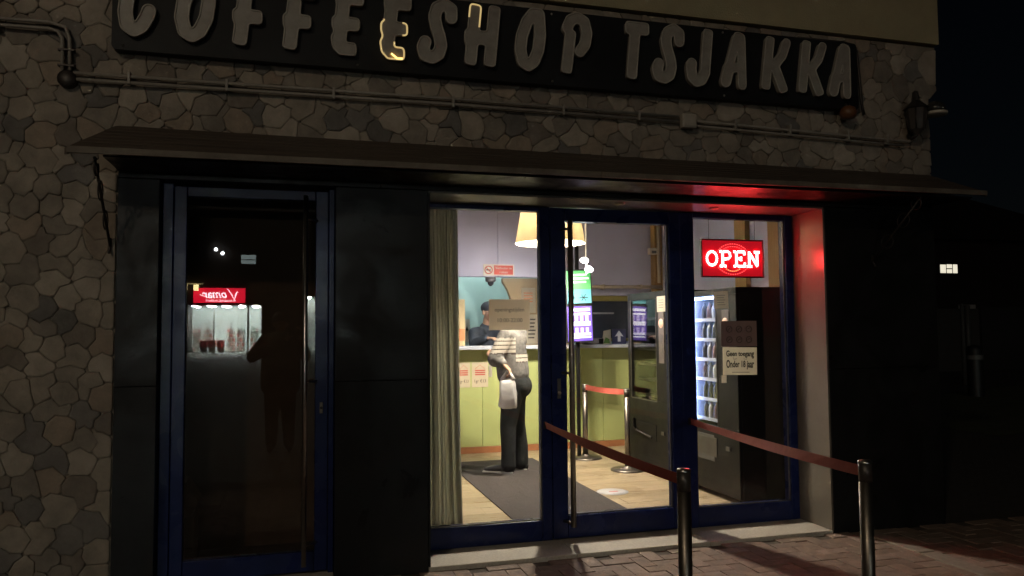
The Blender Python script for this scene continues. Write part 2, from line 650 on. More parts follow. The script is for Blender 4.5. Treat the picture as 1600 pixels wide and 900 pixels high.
# ---- black cladding panels round the openings
def panels(xs, zs, y0=-0.006, y1=0.30, nm='cladding_panel'):
    for xa, xb in zip(xs, xs[1:]):
        for za, zb in zip(zs, zs[1:]):
            box(nm, xa + .0015, xb - .0015, y0, y1, za + .0015, zb - .0015, M_black, bld, .0015)
panels((-0.998, -0.775), (0.0, 1.2, 2.40))
panels((0.225, 0.797), (0.0, 1.2, 2.40))
panels((3.762, 4.755), (0.0, 1.2, 2.40))
panels((-0.998, 0.50, 2.2, 3.6, 4.755), (2.402, 2.648))
# beige lining of the entrance recess
box('reveal_lining', 3.744, 3.760, -0.008, 0.46, 0.037, 2.385, M_reveal, bld, .002)
box('reveal_lining', 0.799, 0.813, 0.0, 0.46, 0.037, 2.385, M_black, bld, .002)
box('soffit_lining', 0.80, 3.76, -0.004, 0.46, 2.386, 2.4005, mat('soffit_paint', (0.10, 0.095, 0.085), (0.08, 0.075, 0.07), 4, .4), bld, .002)
# door sill slab in three lengths
for a, b in ((0.80, 1.78), (1.784, 2.76), (2.764, 3.757)):
    box('door_sill', a, b, -0.004, 0.47, -0.06, 0.036, M_sill, bld, .004)
box('left_door_sill', -0.774, 0.224, 0.0, 0.30, -0.06, 0.03, M_sill, bld, .004)

# soffit spot fittings, unlit
for (x, y) in ((2.17, .10), (2.93, .14)):
    b = B()
    b.lathe((x, y, 2.386), [(0.0, -.012), (.028, -.012), (.036, -.006), (.038, 0)], 18)
    b.obj('soffit_fitting', M_dsteel, bld)

# ---- room behind the shop front
FZ = 0.08
room = thing('shop_interior', 'lit shop room with lavender bulkhead and teal back wall behind the glass', 'room')
fl = structure(raw('interior_floor', [(0.3, 0.47, FZ - .006), (4.40, 0.47, FZ - .006), (4.40, 5.4, FZ - .006), (0.3, 5.4, FZ - .006)], [(0, 1, 2, 3)], M_mortar))
PLK = [mat('oak_plank_%d' % i, c, tuple(x * .72 for x in c), 5, .38, stretch=(.8, 9, 1), world=True, rvar=.15) for i, c in enumerate(
    [(0.50, 0.385, 0.235), (0.44, 0.335, 0.20), (0.55, 0.43, 0.275), (0.41, 0.31, 0.18)])]
for row in range(18):
    y0 = .475 + row * .20
    x = 0.32 - (row * .43) % 1.2
    while x < 4.38:
        xa, xb = max(x, .32), min(x + 1.2, 4.385)
        if xb - xa > .05:
            box('floor_plank', xa + .001, xb - .001, y0 + .001, y0 + .199, FZ - .02, FZ + uni(0, .0012), random.choice(PLK), fl)
        x += 1.2
box('ceiling', 0.28, 4.6, 0.47, 5.4, 2.98, 3.05, M_ceil, room)
box('front_lintel_wall', 0.28, 4.6, 0.44, 0.50, 2.42, 2.98, M_ceil, room)
box('side_wall', 0.28, 0.36, 0.505, 5.4, FZ, 2.978, M_lav, room)
box('right_wall', 4.40, 4.48, 0.505, 5.4, FZ, 2.978, M_lav, room)
box('front_pier', 0.362, 0.80, 0.44, 0.50, FZ, 2.41, M_lav, room)
box('front_pier', 3.765, 4.40, 0.44, 0.50, FZ, 2.41, M_lav, room)
box('bulkhead', 0.365, 2.30, 4.0, 4.12, 2.146, 2.978, M_lav, room, .003)
box('bulkhead', 2.304, 3.30, 4.0, 4.12, 2.146, 2.978, M_lav, room, .003)
box('bulkhead', 3.304, 4.395, 4.0, 4.12, 1.93, 2.978, M_lav, room, .003)
box('back_wall', 0.365, 4.395, 5.2, 5.28, FZ, 2.978, M_teal, room)
# tan pier with the arched edge
arc = [(1.9 + .65 * math.cos(t), 1.72 + .65 * math.sin(t)) for t in [R(a) for a in range(-30, 42, 6)]]
arc = [p for p in arc if 1.30 < p[1] < 2.14]
poly = [(arc[0][0], 1.28)] + arc + [(arc[-1][0], 2.145), (3.34, 2.145), (3.34, 1.28)]
B().prism(poly, 4.24, 4.32).obj('arched_pier', M_tan, room)
# wooden corner post and wall posts on the right
box('corner_post', 4.29, 4.398, 3.88, 3.996, FZ, 2.978, M_wood, room, .006)
for y0, y1 in ((1.95, 2.15), (1.40, 1.57), (0.85, 0.99)):
    box('wall_post', 4.34, 4.398, y0, y1, FZ, 2.978, M_wood, room, .006)
# olive framed serving window with dark glass
sw = thing('serving_window', 'olive framed dark serving window behind the right end of the counter', 'window')
for (xa, xb, za, zb) in ((3.42, 4.29, 1.86, 1.925), (3.36, 3.42, 1.36, 1.925), (4.21, 4.285, 1.36, 1.858), (3.422, 4.208, 1.36, 1.40)):
    box('window_frame', xa, xb, 4.02, 4.10, za, zb, M_olive, sw, .003)
box('pane', 3.421, 4.209, 4.055, 4.065, 1.401, 1.859, mat('smoked_glass', (0.05, 0.06, 0.08), rough=.08), sw)
box('inner_rail', 3.43, 3.80, 4.04, 4.054, 1.70, 1.72, M_top, sw)

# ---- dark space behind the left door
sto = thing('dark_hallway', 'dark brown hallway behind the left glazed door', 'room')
box('back_panel', -0.92, 0.21, .86, .90, 0.031, 2.49, mat('mirrored_ground_brown', (0.16, 0.105, 0.065), (0.12, 0.08, 0.05), 3, .6), sto)  # added panel, its brown imitates the ground mirrored in the door glass
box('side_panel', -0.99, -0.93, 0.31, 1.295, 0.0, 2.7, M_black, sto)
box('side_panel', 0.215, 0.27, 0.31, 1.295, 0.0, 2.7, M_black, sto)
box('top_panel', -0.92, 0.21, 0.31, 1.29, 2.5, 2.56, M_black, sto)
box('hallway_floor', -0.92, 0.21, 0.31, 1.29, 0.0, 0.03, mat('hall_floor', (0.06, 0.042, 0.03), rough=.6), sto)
crt = thing('stacked_cartons', 'pale cartons stacked just inside the left door', 'cartons', loc=(-.66, .50, .03))
box('carton', -.12, .035, 0, .25, 0, .30, mat('carton', (0.33, 0.26, 0.15), rough=.9), crt, .004)
B().prism([(-.12, .302), (.015, .302), (.055, .40), (-.02, .52), (-.12, .56)], 0.01, .24).obj('carton', MATS['carton'], crt)

# ================================================================== big sign board
sign = thing('shop_sign', 'long black shop sign with grey raised letters above the canopy', 'sign')
def rrect(x0, x1, z0, z1, r, n=6):
    p = []
    for cx, cz, a0 in ((x1 - r, z1 - r, 0), (x0 + r, z1 - r, 90), (x0 + r, z0 + r, 180), (x1 - r, z0 + r, 270)):
        for i in range(n + 1):
            a = R(a0 + 90 * i / n)
            p.append((cx + r * math.cos(a), cz + r * math.sin(a)))
    return p
B().prism(rrect(-1.03, 4.03, 3.125, 3.63, .03), -0.085, -0.022).obj('board', M_board, sign)
for x in (-.97, .35, 1.62, 2.9, 3.95):
    for z in (3.15, 3.605):
        B().lathe((0, 0, 0), [(0, .006), (.007, .004), (.008, 0)], 10).obj('screw', M_steel, sign).matrix_local = Matrix.Translation((x, -.085, z)) @ Matrix.Rotation(R(90), 4, 'X')

def sdf_letter(strokes, W, H, slant, cell=0.006):
    pad = .05
    xs = np.arange(-pad - .02, W + pad + .06, cell)
    zs = np.arange(-pad, H + pad, cell)
    X, Z = np.meshgrid(xs, zs)
    D = np.full(X.shape, 9.0)
    for st in strokes:
        kind, r, pts = st
        P = [(a * W + slant * (b * H), b * H) for a, b in pts]
        for (ax, az), (bx_, bz) in zip(P, P[1:]):
            vx, vz = bx_ - ax, bz - az
            L2 = vx * vx + vz * vz + 1e-9
            L = math.sqrt(L2)
            t = ((X - ax) * vx + (Z - az) * vz) / L2
            if kind == 'c':
                tc = np.clip(t, 0, 1)
                d = np.hypot(X - ax - tc * vx, Z - az - tc * vz) - r
            else:
                along = np.abs(t - .5) * L - L / 2 + .012 - 0.0
                perp = np.abs((X - ax) * vz - (Z - az) * vx) / L - r + .012
                d = np.hypot(np.maximum(along, 0), np.maximum(perp, 0)) + np.minimum(np.maximum(along, perp), 0) - .012
            D = np.minimum(D, d)
    return xs, zs, D
def contours(xs, zs, D):
    """marching squares -> closed loops"""
    segs = {}
    ny, nx = D.shape
    def ip(a, b):
        (i0, j0), (i1, j1) = a, b
        d0, d1 = D[i0, j0], D[i1, j1]
        t = d0 / (d0 - d1)
        return (round(float(xs[j0] + (xs[j1] - xs[j0]) * t), 6), round(float(zs[i0] + (zs[i1] - zs[i0]) * t), 6))
    S = D < 0
    act = np.argwhere((S[:-1, :-1].astype(int) + S[1:, :-1] + S[:-1, 1:] + S[1:, 1:]) % 4 != 0)
    for i, j in act:
        c = [(i, j), (i, j + 1), (i + 1, j + 1), (i + 1, j)]
        ins = [S[q] for q in c]
        cr = []
        for k in range(4):
            a, b = c[k], c[(k + 1) % 4]
            if ins[k] != ins[(k + 1) % 4]:
                lo, hi = (a, b) if a < b else (b, a)
                cr.append((ins[k], ip(lo, hi)))
        outs = [p for q, p in cr if q]
        ent = [p for q, p in cr if not q]
        for a, b in zip(outs, ent):
            segs[a] = b
    loops = []
    while segs:
        s = next(iter(segs))
        lp = [s]
        n = segs.pop(s)
        while n in segs:
            lp.append(n)
            n = segs.pop(n)
        if len(lp) > 8:
            loops.append(lp)
    return loops
def curve_mesh(loops, extrude=0.0, bevel=0.0, fill=True, cyclic=True):
    cu = bpy.data.curves.new('c', 'CURVE')
    cu.dimensions = '2D' if fill else '3D'
    if fill:
        cu.fill_mode = 'BOTH'
        cu.extrude = extrude
    else:
        cu.bevel_depth = bevel
        cu.bevel_resolution = 1
    for lp in loops:
        sp = cu.splines.new('POLY')
        sp.points.add(len(lp) - 1)
        for p, q in zip(sp.points, lp):
            p.co = (q[0], q[1], 0, 1)
        sp.use_cyclic_u = cyclic
    t = bpy.data.objects.new('c', cu)
    COL.objects.link(t)
    dg = bpy.context.evaluated_depsgraph_get()
    dg.update()
    me = bpy.data.meshes.new_from_object(t.evaluated_get(dg))
    bpy.data.objects.remove(t)
    me.transform(Matrix.Rotation(R(90), 4, 'X'))
    return me
r0 = .036
GL = {
    'C': [('c', r0, [(.92, .80), (.78, .95), (.5, .98), (.24, .84), (.12, .55), (.12, .3), (.24, .1), (.48, .03), (.7, .1), (.86, .28), (.88, .36)])],
    'O': [('c', r0, [(.52, .98), (.30, .82), (.15, .55), (.14, .3), (.28, .08), (.5, .02), (.7, .1), (.84, .32), (.86, .6), (.78, .86), (.74, .98)])],
    'F': [('b', r0 * 1.05, [(.34, -.05), (.34, .80)]), ('b', r0 * 1.1, [(.02, .42), (.98, .42)]), ('b', r0 * 1.2, [(.05, .93), (1.05, .93)])],
    'E': [('b', r0 * 1.05, [(.34, .02), (.34, .80)]), ('b', r0 * 1.1, [(.02, .46), (1.0, .46)]), ('b', r0 * 1.05, [(.3, .03), (.98, .03)]), ('c', r0 * .9, [(.24, .2), (.34, .06)]), ('b', r0 * 1.25, [(.05, .92), (1.05, .92)])],
    'S': [('c', r0, [(.93, .74), (.90, .90), (.66, .97), (.42, .90), (.36, .74), (.46, .56), (.60, .40), (.68, .24), (.62, .08), (.42, .01), (.18, .04), (.08, .18), (.14, .28)])],
    'H': [('b', r0, [(.22, -.05), (.22, 1.03)]), ('b', r0, [(.76, -.05), (.76, 1.03)]), ('b', r0 * 1.2, [(.0, .44), (.8, .44)])],
    'P': [('c', r0 * .95, [(.14, .78), (.26, .94), (.52, .99), (.78, .93), (.92, .72), (.88, .5), (.70, .36)]), ('b', r0 * .95, [(.26, -.05), (.30, .74)])],
    'T': [('b', r0 * 1.15, [(.0, .91), (1.0, .91)]), ('b', r0 * .95, [(.42, -.05), (.42, .80)])],
    'J': [('b', r0 * .95, [(.76, .18), (.76, 1.03)]), ('c', r0, [(.76, .2), (.62, .04), (.40, .0), (.20, .08), (.12, .26), (.14, .34)])],
    'A': [('c', r0 * .8, [(.10, .02), (.44, .92)]), ('c', r0 * .85, [(.80, .0), (.62, .94), (.48, .96)]), ('c', r0 * 1.05, [(.12, .05), (.22, .34)]), ('c', r0 * .8, [(.2, .32), (.52, .34)])],
    'K': [('b', r0 * .9, [(.16, -.03), (.22, 1.02)]), ('c', r0 * .85, [(.84, .94), (.72, .68), (.52, .52), (.32, .46)]), ('b', r0 * .95, [(.40, .50), (.86, -.06)])],
}
WORD = [('C', -.99, -.78), ('O', -.70, -.46), ('F', -.40, -.18), ('F', -.115, .10), ('E', .17, .385), ('E', .465, .68), ('S', .725, .965), ('H', 1.0, 1.285),
        ('O', 1.35, 1.575), ('P', 1.655, 1.89), ('T', 2.10, 2.32), ('S', 2.34, 2.57), ('J', 2.59, 2.815), ('A', 2.865, 3.11), ('K', 3.175, 3.445), ('K', 3.48, 3.75), ('A', 3.76, 3.985)]
lcache = {}
for n, (ch, xa, xb) in enumerate(WORD):
    W, H = xb - xa - .05, .365
    xs, zs, D = sdf_letter(GL[ch], W, H, .10)
    loops = contours(xs, zs, D)
    loops = [[lp[i] for i in range(0, len(lp), 2)] for lp in loops]
    for _ in range(2):
        loops = [[((lp[i - 1][0] + 2 * lp[i][0] + lp[(i + 1) % len(lp)][0]) / 4, (lp[i - 1][1] + 2 * lp[i][1] + lp[(i + 1) % len(lp)][1]) / 4) for i in range(len(lp))] for lp in loops]
    base = (xa + .005, 0, 3.222)
    me = curve_mesh(loops, extrude=.016)
    me.materials.clear()
    me.materials.append(M_letter)
    lt = bpy.data.objects.new('letter', me)
    lt.location = (base[0], -.102, base[2])
    link(lt, sign)
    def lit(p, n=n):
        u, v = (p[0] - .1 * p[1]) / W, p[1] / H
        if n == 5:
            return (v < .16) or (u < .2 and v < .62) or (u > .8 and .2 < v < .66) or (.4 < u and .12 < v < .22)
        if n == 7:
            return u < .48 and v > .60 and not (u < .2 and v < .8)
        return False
    dark_l, lit_l = [], []
    for lp in loops:
        fl_ = [lit(p) for p in lp]
        if not any(fl_):
            dark_l.append((lp, True))
            continue
        k0 = next(i for i in range(len(lp)) if fl_[i] != fl_[i - 1]) if not all(fl_) else 0
        lp2, f2 = lp[k0:] + lp[:k0], fl_[k0:] + fl_[:k0]
        cur, cf = [lp2[0]], f2[0]
        for p, f_ in zip(lp2[1:] + [lp2[0]], f2[1:] + [f2[0]]):
            cur.append(p)
            if f_ != cf:
                (lit_l if cf else dark_l).append((cur, False))
                cur, cf = [p], f_
        if len(cur) > 1:
            (lit_l if cf else dark_l).append((cur, False))
    for lst, m_, nm in ((dark_l, M_rim, 'rim'), (lit_l, M_litrim, 'lit_rim')):
        for cyc in (True, False):
            ls = [a for a, b in lst if b == cyc]
            if ls:
                me = curve_mesh(ls, bevel=.0055, fill=False, cyclic=cyc)
                me.materials.clear()
                me.materials.append(m_)
                for p in me.polygons:
                    p.use_smooth = True
                ro_ = bpy.data.objects.new(nm, me)
                ro_.location = (0, -.0175, 0)
                link(ro_, lt)
    if n == 5:
        B().tube([(W * .50, -.0245, .004), (W * .72, -.0255, -.024), (W * .92, -.0245, -.022)], .0055, 8).obj('lamp_glow_tube', M_litspot, lt)
        tag(lt, 'letter E with its outline glowing amber')
    if n == 7:
        tag(lt, 'letter H with part of its outline lit')
# cable that runs round the right end of the sign
tag(B().tube([(3.55, -.045, 3.645), (3.95, -.05, 3.645), (4.03, -.05, 3.63), (4.06, -.05, 3.58), (4.075, -.05, 3.40), (4.085, -.05, 3.22), (4.10, -.045, 3.15), (4.12, -.035, 3.11)], .011, 8)
    .obj('sign_cable', M_iron), 'dark cable looping round the right end of the shop sign', 'cable')
ol = thing('wall_lamp', 'small unlit amber lamp hanging under the right end of the sign', 'lamp', loc=(3.915, -.11, 3.04))
B().lathe((0, 0, 0), [(.002, 0), (.05, .01), (.062, .05), (.05, .085), (.02, .10), (.002, .10)], 16).obj('amber_lens', mat('amber_lens', (0.13, 0.05, 0.016), rough=.5), ol)
B().tube([(0, 0, .095), (0, .03, .12), (0, .085, .12)], .012, 8).obj('arm', M_iron, ol)

# ---- conduits
PA = [(-3.0, 3.20), (-1.36, 3.226), (-1.315, 3.215), (-1.292, 3.18), (-1.286, 2.975)]
cd1 = thing('conduit', 'pair of grey conduits bending down to a round box left of the sign', 'conduit')
for k, off in enumerate((0, .038)):
    pts = [(x + (off if i >= 2 else 0), -.042, z + (off if i < 3 else 0) * (1 if i < 2 else .7)) for i, (x, z) in enumerate(PA)]
    B().tube(pts, .0105, 8).obj('pipe', M_pipe, cd1)
for z in (3.02, 3.11):
    box('clip', -1.31, -1.225, -.056, -.02, z - .006, z + .006, M_iron, cd1, .002)
for x in (-2.6, -2.1, -1.62):
    box('clip', x, x + .014, -.056, -.02, 3.195, 3.265, M_pipe, cd1, .002)
B().lathe((0, 0, 0), [(.001, .05), (.045, .05), (.05, .04), (.05, 0)], 16).obj('round_box', M_iron, cd1).matrix_local = Matrix.Translation((-1.262, -.012, 2.945)) @ Matrix.Rotation(R(90), 4, 'X')
cd2 = thing('conduit', 'pair of thin grey conduits running along the wall under the sign', 'conduit')
for off in (0, .036):
    B().tube([(-1.23, -.045, 2.945 + off), (1.0, -.045, 2.958 + off), (2.56, -.045, 2.95 + off)], .0105, 8).obj('pipe', M_pipe, cd2)
B().tube([(2.70, -.045, 2.965), (4.0, -.045, 2.935), (4.50, -.045, 2.925), (4.57, -.045, 2.935), (4.585, -.045, 2.97), (4.585, -.045, 3.06)], .0105, 8).obj('pipe', M_pipe, cd2)
B().tube([(2.70, -.045, 2.93), (4.0, -.045, 2.90), (4.47, -.045, 2.892)], .008, 8).obj('pipe', M_pipe, cd2)
for x in (-.95, -.42, .2, .95, 1.7, 2.25, 3.0, 3.45, 3.95, 4.3):
    zc = 2.955 + .018 - max(0, x - 2.5) * .022
    box('clip', x, x + .016, -.060, -.02, zc - .036, zc + .036, M_pipe, cd2, .002)
jb = thing('junction_box', 'small pale square junction box on the conduits under the sign', 'box', loc=(2.63, -.03, 2.955))
box('body', -.055, .055, -.05, .0, -.05, .05, mat('box_plastic', (0.36, 0.32, 0.27), rough=.5), jb, .008)
box('cover', -.045, .045, -.055, -.0505, -.04, .04, mat('box_plastic', (0.36, 0.32, 0.27), rough=.5), jb, .002)

# old wall lantern and camera by the corner
ln = thing('wall_lantern', 'dark unlit old lantern on the stone near the right corner', 'lantern', loc=(4.52, -.03, 3.10))
B().lathe((0, -.09, 0), [(.005, .20), (.02, .19), (.03, .12), (.085, .07), (.09, .06), (.08, .055)], 8, False).obj('cap', M_iron, ln)
B().lathe((0, -.09, 0), [(.075, .055), (.055, -.10), (.02, -.13), (.003, -.15)], 8, False).obj('body', mat('lantern_glass', (0.05, 0.04, 0.035), rough=.7), ln)
for a in range(4):
    t = R(45 + 90 * a)
    B().tube([(.075 * math.cos(t), -.09 + .075 * math.sin(t), .056), (.056 * math.cos(t), -.09 + .056 * math.sin(t), -.10)], .006, 6).obj('bar', M_iron, ln)
B().tube([(0, .0, -.12), (0, -.04, -.16), (0, -.09, -.14)], .012, 8).obj('bracket', M_iron, ln)
cm = thing('security_camera', 'small security camera with pale rim on the building corner', 'camera', loc=(4.72, -.10, 3.15))
B().lathe((0, 0, 0), [(.001, .085), (.04, .08), (.07, .045), (.078, 0.0), (.001, 0)], 20).obj('dome', mat('camera_dome', (0.03, 0.028, 0.026), rough=.25), cm)
B().lathe((0, 0, -.022), [(.001, 0), (.078, 0), (.086, .006), (.086, .0215), (.001, .0215)], 20).obj('rim', mat('camera_rim', (0.55, 0.5, 0.42), rough=.5), cm)
B().tube([(-.02, .0, .02), (-.03, .06, .03), (-.03, .09, .03)], .018, 8).obj('bracket', M_dsteel, cm)

# ================================================================== canopy
can = thing('canopy', 'shallow sloping brown canopy board over the shop front', 'canopy')
TZ, BZ = 2.705, 2.475
outl = [(-1.0, .0, TZ), (4.73, .0, TZ - .02), (4.785, -.45, BZ), (-1.145, -.45, BZ - .012)]
def lerp(a, b, t):
    return tuple(p + (q - p) * t for p, q in zip(a, b))
NP = 8
for i in range(NP):          # roof boards laid lengthwise
    t0, t1 = i / NP, (i + 1) / NP - .012
    a, b_ = lerp(outl[0], outl[3], t0), lerp(outl[1], outl[2], t0)
    c, d = lerp(outl[1], outl[2], t1), lerp(outl[0], outl[3], t1)
    lift = uni(0, .002)
    vs = [Vector(p) + Vector((0, 0, lift)) for p in (a, b_, c, d)]
    vs += [v - Vector((0, -.006, .022)) for v in vs]
    raw('roof_board', vs, [(3, 2, 1, 0), (4, 5, 6, 7), (0, 1, 5, 4), (1, 2, 6, 5), (2, 3, 7, 6), (3, 0, 4, 7)], M_roof, can)
def edge_strip(p, q, h=.028, t=.018, m=M_edge, nm='edge_trim'):
    p, q = Vector(p), Vector(q)
    d = (q - p).normalized()
    n = Vector((d.y, -d.x, 0)) * t
    vs = [p, q, q + n, p + n]
    vs = [v + Vector((0, 0, .006)) for v in vs] + [v - Vector((0, 0, h)) for v in vs]
    return raw(nm, vs, [(0, 1, 2, 3), (7, 6, 5, 4), (0, 4, 5, 1), (1, 5, 6, 2), (2, 6, 7, 3), (3, 7, 4, 0)], m, can)
edge_strip((-1.145, -.452, BZ - .012), (1.80, -.452, BZ - .006))
edge_strip((1.803, -.452, BZ - .006), (4.785, -.452, BZ))
edge_strip((-1.0, .0, TZ - .006), (-1.145, -.45, BZ - .018), m=M_roof, nm='end_trim', h=.03)
edge_strip((4.785, -.45, BZ - .006), (4.73, 0, TZ - .028), m=M_roof, nm='end_trim', h=.03)
box('lining_board', -.99, 4.72, -.40, -.008, 2.435, 2.445, M_black, can)
def scroll(cx, cz, r, turns, s=1, n=18, y0=0):
    return [(cx + s * r * (1 - .7 * i / n) * math.cos(turns * 2 * math.pi * i / n), cz + r * (1 - .7 * i / n) * math.sin(turns * 2 * math.pi * i / n)) for i in range(n + 1)]
def bracket(x, dx):
    br = bpy.data.objects.new('bracket', None)
    link(br, can)
    br.location = (x, 0, 0)
    A, Bp = Vector((0, -.012, 2.0)), Vector((dx, -.40, 2.43))
    B().tube([A, A.lerp(Bp, .5), Bp], .008, 8).obj('strut', M_iron, br)
    mid = A.lerp(Bp, .48)
    ax = (Bp - A).normalized()
    side = Vector((0, ax.z, -ax.y))
    for sg in (1, -1):
        for t in (.40, .56):
            c = A.lerp(Bp, t)
            pts = [c + side * sg * (.004 + .05 * math.sin(a)) + ax * (.05 * (1 - math.cos(a)) * (1 if t < .5 else -1) * -1) for a in [R(v) for v in range(0, 230, 20)]]
            B().tube(pts, .0045, 6).obj('scroll', M_iron, br)
    c = Vector((dx * .9, -.36, 2.385))
    B().tube([c + Vector((0, .045 * math.cos(a), .045 * math.sin(a))) for a in [R(v) for v in range(90, 400, 22)]], .006, 6).obj('ring', M_iron, br)
    B().tube([A + Vector((0, 0, .05)), A, A + Vector((0, -.03, -.04))], .007, 6).obj('foot', M_iron, br)
    return br
bracket(4.17, .10)
bracket(-1.03, .0)

# ================================================================== glazed fronts
def frame_bar(nm, par, x0, x1, y0, y1, z0, z1):
    return box(nm, x0, x1, y0, y1, z0, z1, M_blue, par, .004)
# left door
ld = thing('glazed_door', 'closed blue framed glass door on the left with dark glass and tall bar', 'door', loc=(0, 0, 0))
frame_bar('jamb', ld, -.773, -.715, .095, .19, .031, 2.398)
frame_bar('stile', ld, -.712, -.640, .105, .165, .045, 2.385)
frame_bar('jamb', ld, .190, .223, .095, .19, .031, 2.398)
frame_bar('stile', ld, .110, .187, .105, .165, .045, 2.385)
frame_bar('bottom_rail', ld, -.638, .108, .105, .165, .045, .165)
frame_bar('top_rail', ld, -.638, .108, .105, .165, 2.325, 2.385)
box('pane', -.645, .115, .130, .138, .16, 2.33, M_dglass, ld)
hb = B().cyl((.048, .02, .10), (.048, .02, 2.34), .0145).obj('bar_handle', M_steel, ld)
for z in (.22, 1.2, 2.2):
    B().cyl((.048, .02, z), (.12, .106, z), .008, n=10).obj('standoff', M_steel, hb)
lk = box('lock_plate', .138, .158, .098, .106, 1.00, 1.07, M_dsteel, ld, .003)
B().lathe((0, 0, 0), [(.001, .006), (.007, .006), (.008, 0)], 12).obj('keyhole', M_iron, lk).matrix_local = Matrix.Translation((.148, .098, 1.035)) @ Matrix.Rotation(R(90), 4, 'X')

GY = .385
def bead(par, x0, x1, z0, z1):
    """thin bright glazing bead round a pane"""
    t = .008
    m = M_vmgrey
    y0, y1 = GY - .018, GY - .006
    box('glazing_bead', x0, x1, y0, y1, z0, z0 + t, m, par)
    box('glazing_bead', x0, x0 + t, y0, y1, z0 + t, z1 - t, m, par)
    box('glazing_bead', x1 - t, x1, y0, y1, z0 + t, z1 - t, m, par)
# fixed window with the curtain
w1 = thing('shop_window', 'tall fixed window in blue frame with a curtain behind it', 'window')
frame_bar('jamb', w1, .815, .862, .355, .44, .037, 2.384)
frame_bar('mullion', w1, 1.664, 1.735, .355, .44, .037, 2.384)
frame_bar('bottom_rail', w1, .864, 1.662, .355, .44, .037, .178)
frame_bar('top_rail', w1, .864, 1.662, .355, .44, 2.352, 2.384)
box('pane', .858, 1.668, GY, GY + .008, .172, 2.356, M_glass, w1)
bead(w1, .864, 1.662, .178, 2.352)
# entrance door
ed = thing('entrance_door', 'blue framed glass entrance door with long steel bar handle beside the belt', 'door')
frame_bar('stile', ed, 1.738, 1.846, .345, .43, .045, 2.378)
frame_bar('stile', ed, 2.670, 2.760, .345, .43, .045, 2.378)
frame_bar('bottom_rail', ed, 1.848, 2.668, .345, .43, .045, .198)
frame_bar('top_rail', ed, 1.848, 2.668, .345, .43, 2.285, 2.378)
box('pane', 1.842, 2.674, GY, GY + .008, .19, 2.29, M_glass, ed)
bead(ed, 1.848, 2.668, .198, 2.285)
hb = B().cyl((1.858, .265, .14), (1.858, .265, 2.28), .019, n=18).obj('bar_handle', M_dsteel, ed)
for z in (.165, 1.2, 2.22):
    B().cyl((1.858, .265, z), (1.815, .346, z), .010, n=10).obj('standoff', M_dsteel, hb)
lk = box('lock_plate', 1.775, 1.802, .337, .346, 1.02, 1.16, M_vmgrey, ed, .003)
B().lathe((0, 0, 0), [(.001, .01), (.012, .01), (.014, 0)], 12).obj('lock_barrel', M_steel, lk).matrix_local = Matrix.Translation((1.788, .337, 1.06)) @ Matrix.Rotation(R(90), 4, 'X')
# side window
w2 = thing('side_window', 'tall blue framed side window with the lit red sign inside', 'window')
frame_bar('mullion', w2, 2.763, 2.874, .355, .44, .037, 2.384)
frame_bar('jamb', w2, 3.672, 3.742, .355, .44, .037, 2.384)
frame_bar('bottom_rail', w2, 2.876, 3.670, .355, .44, .037, .178)
frame_bar('top_rail', w2, 2.876, 3.670, .355, .44, 2.345, 2.384)
box('pane', 2.870, 3.676, GY, GY + .008, .172, 2.35, M_glass, w2)
bead(w2, 2.876, 3.670, .178, 2.345)

# curtain
def curtain():
    n, mz = 90, 18
    v, f = [], []
    for j in range(mz + 1):
        z = .07 + j * (2.44 - .07) / mz
        for i in range(n + 1):
            t = i / n
            x = .80 + t * (.345 - .035 * (j / mz)) + .006 * math.sin(3 * t + z * 1.3)
            tw = t + .035 * math.sin(t * 9.3 + .4) + .012 * math.sin(z * 1.7 + t * 5)
            am = .020 + .016 * math.sin(t * 6.1 + 1.1) + .004 * math.sin(z * 2.3)
            y = .55 + am * math.sin(tw * 33) + .016 * math.sin(tw * 14.3 + z * .5) + .006 * math.sin(tw * 71 + z * 1.1)
            v.append((x, y, z))
    for j in range(mz):
        for i in range(n):
            a = j * (n + 1) + i
            f.append((a, a + 1, a + n + 2, a + n + 1))
    o = raw('curtain', v, f, M_curtain, None, True)
    md = o.modifiers.new('thick', 'SOLIDIFY')
    md.thickness = .004
    tag(o, 'sage green curtain hanging in folds inside the left shop window', 'curtain')
curtain()
cr = thing('curtain_rail', 'steel rail carrying the sage green curtain', 'rail')
B().cyl((.78, .55, 2.455), (1.17, .55, 2.455), .012).obj('rod', M_steel, cr)
B().cyl((1.0, .505, 2.455), (1.0, .55, 2.455), .007).obj('bracket', M_steel, cr)

# ================================================================== papers and signs on the glass
def paper(nm, label, x0, x1, z0, z1, y=.379, m=None, cat='notice', tilt=0.0):
    t = thing(nm, label, cat, loc=((x0 + x1) / 2, y, (z0 + z1) / 2))
    t.rotation_euler = (0, tilt, 0)
    w, h = (x1 - x0) / 2, (z1 - z0) / 2
    box('sheet', -w, w, -.0012, .0012, -h, h, m or M_paper, t)
    return t, w, h
def rule(par, x0, x1, z, hgt=.004, m=None, y=-.0022):
    box('print_line', x0, x1, y, -.0013, z - hgt / 2, z + hgt / 2, m or M_ink, par)
t, w, h = paper('opening_hours', 'paper with the opening hours taped to the left window', 1.291, 1.588, 1.506, 1.722, m=thin(mat('paper_grey', (0.74, 0.68, 0.58), (0.69, 0.63, 0.54), 4, .85), .7), cat='notice')
text('lettering', 'openingstijden', .04, (0, -.0018, .035), M_ink, t, width=.215)
text('lettering', '10:00-22:00', .04, (0, -.0018, -.04), M_ink, t, width=.18)
t, w, h = paper('age_notice', 'white age limit notice with warped black lettering on the side window', 3.118, 3.412, 1.150, 1.360, m=M_paper, tilt=R(1.0))
text('lettering', 'Geen toegang', .05, (0, -.0018, .055), M_ink, t, width=.24, bold=.0014, warp=.35, hscale=1.0)
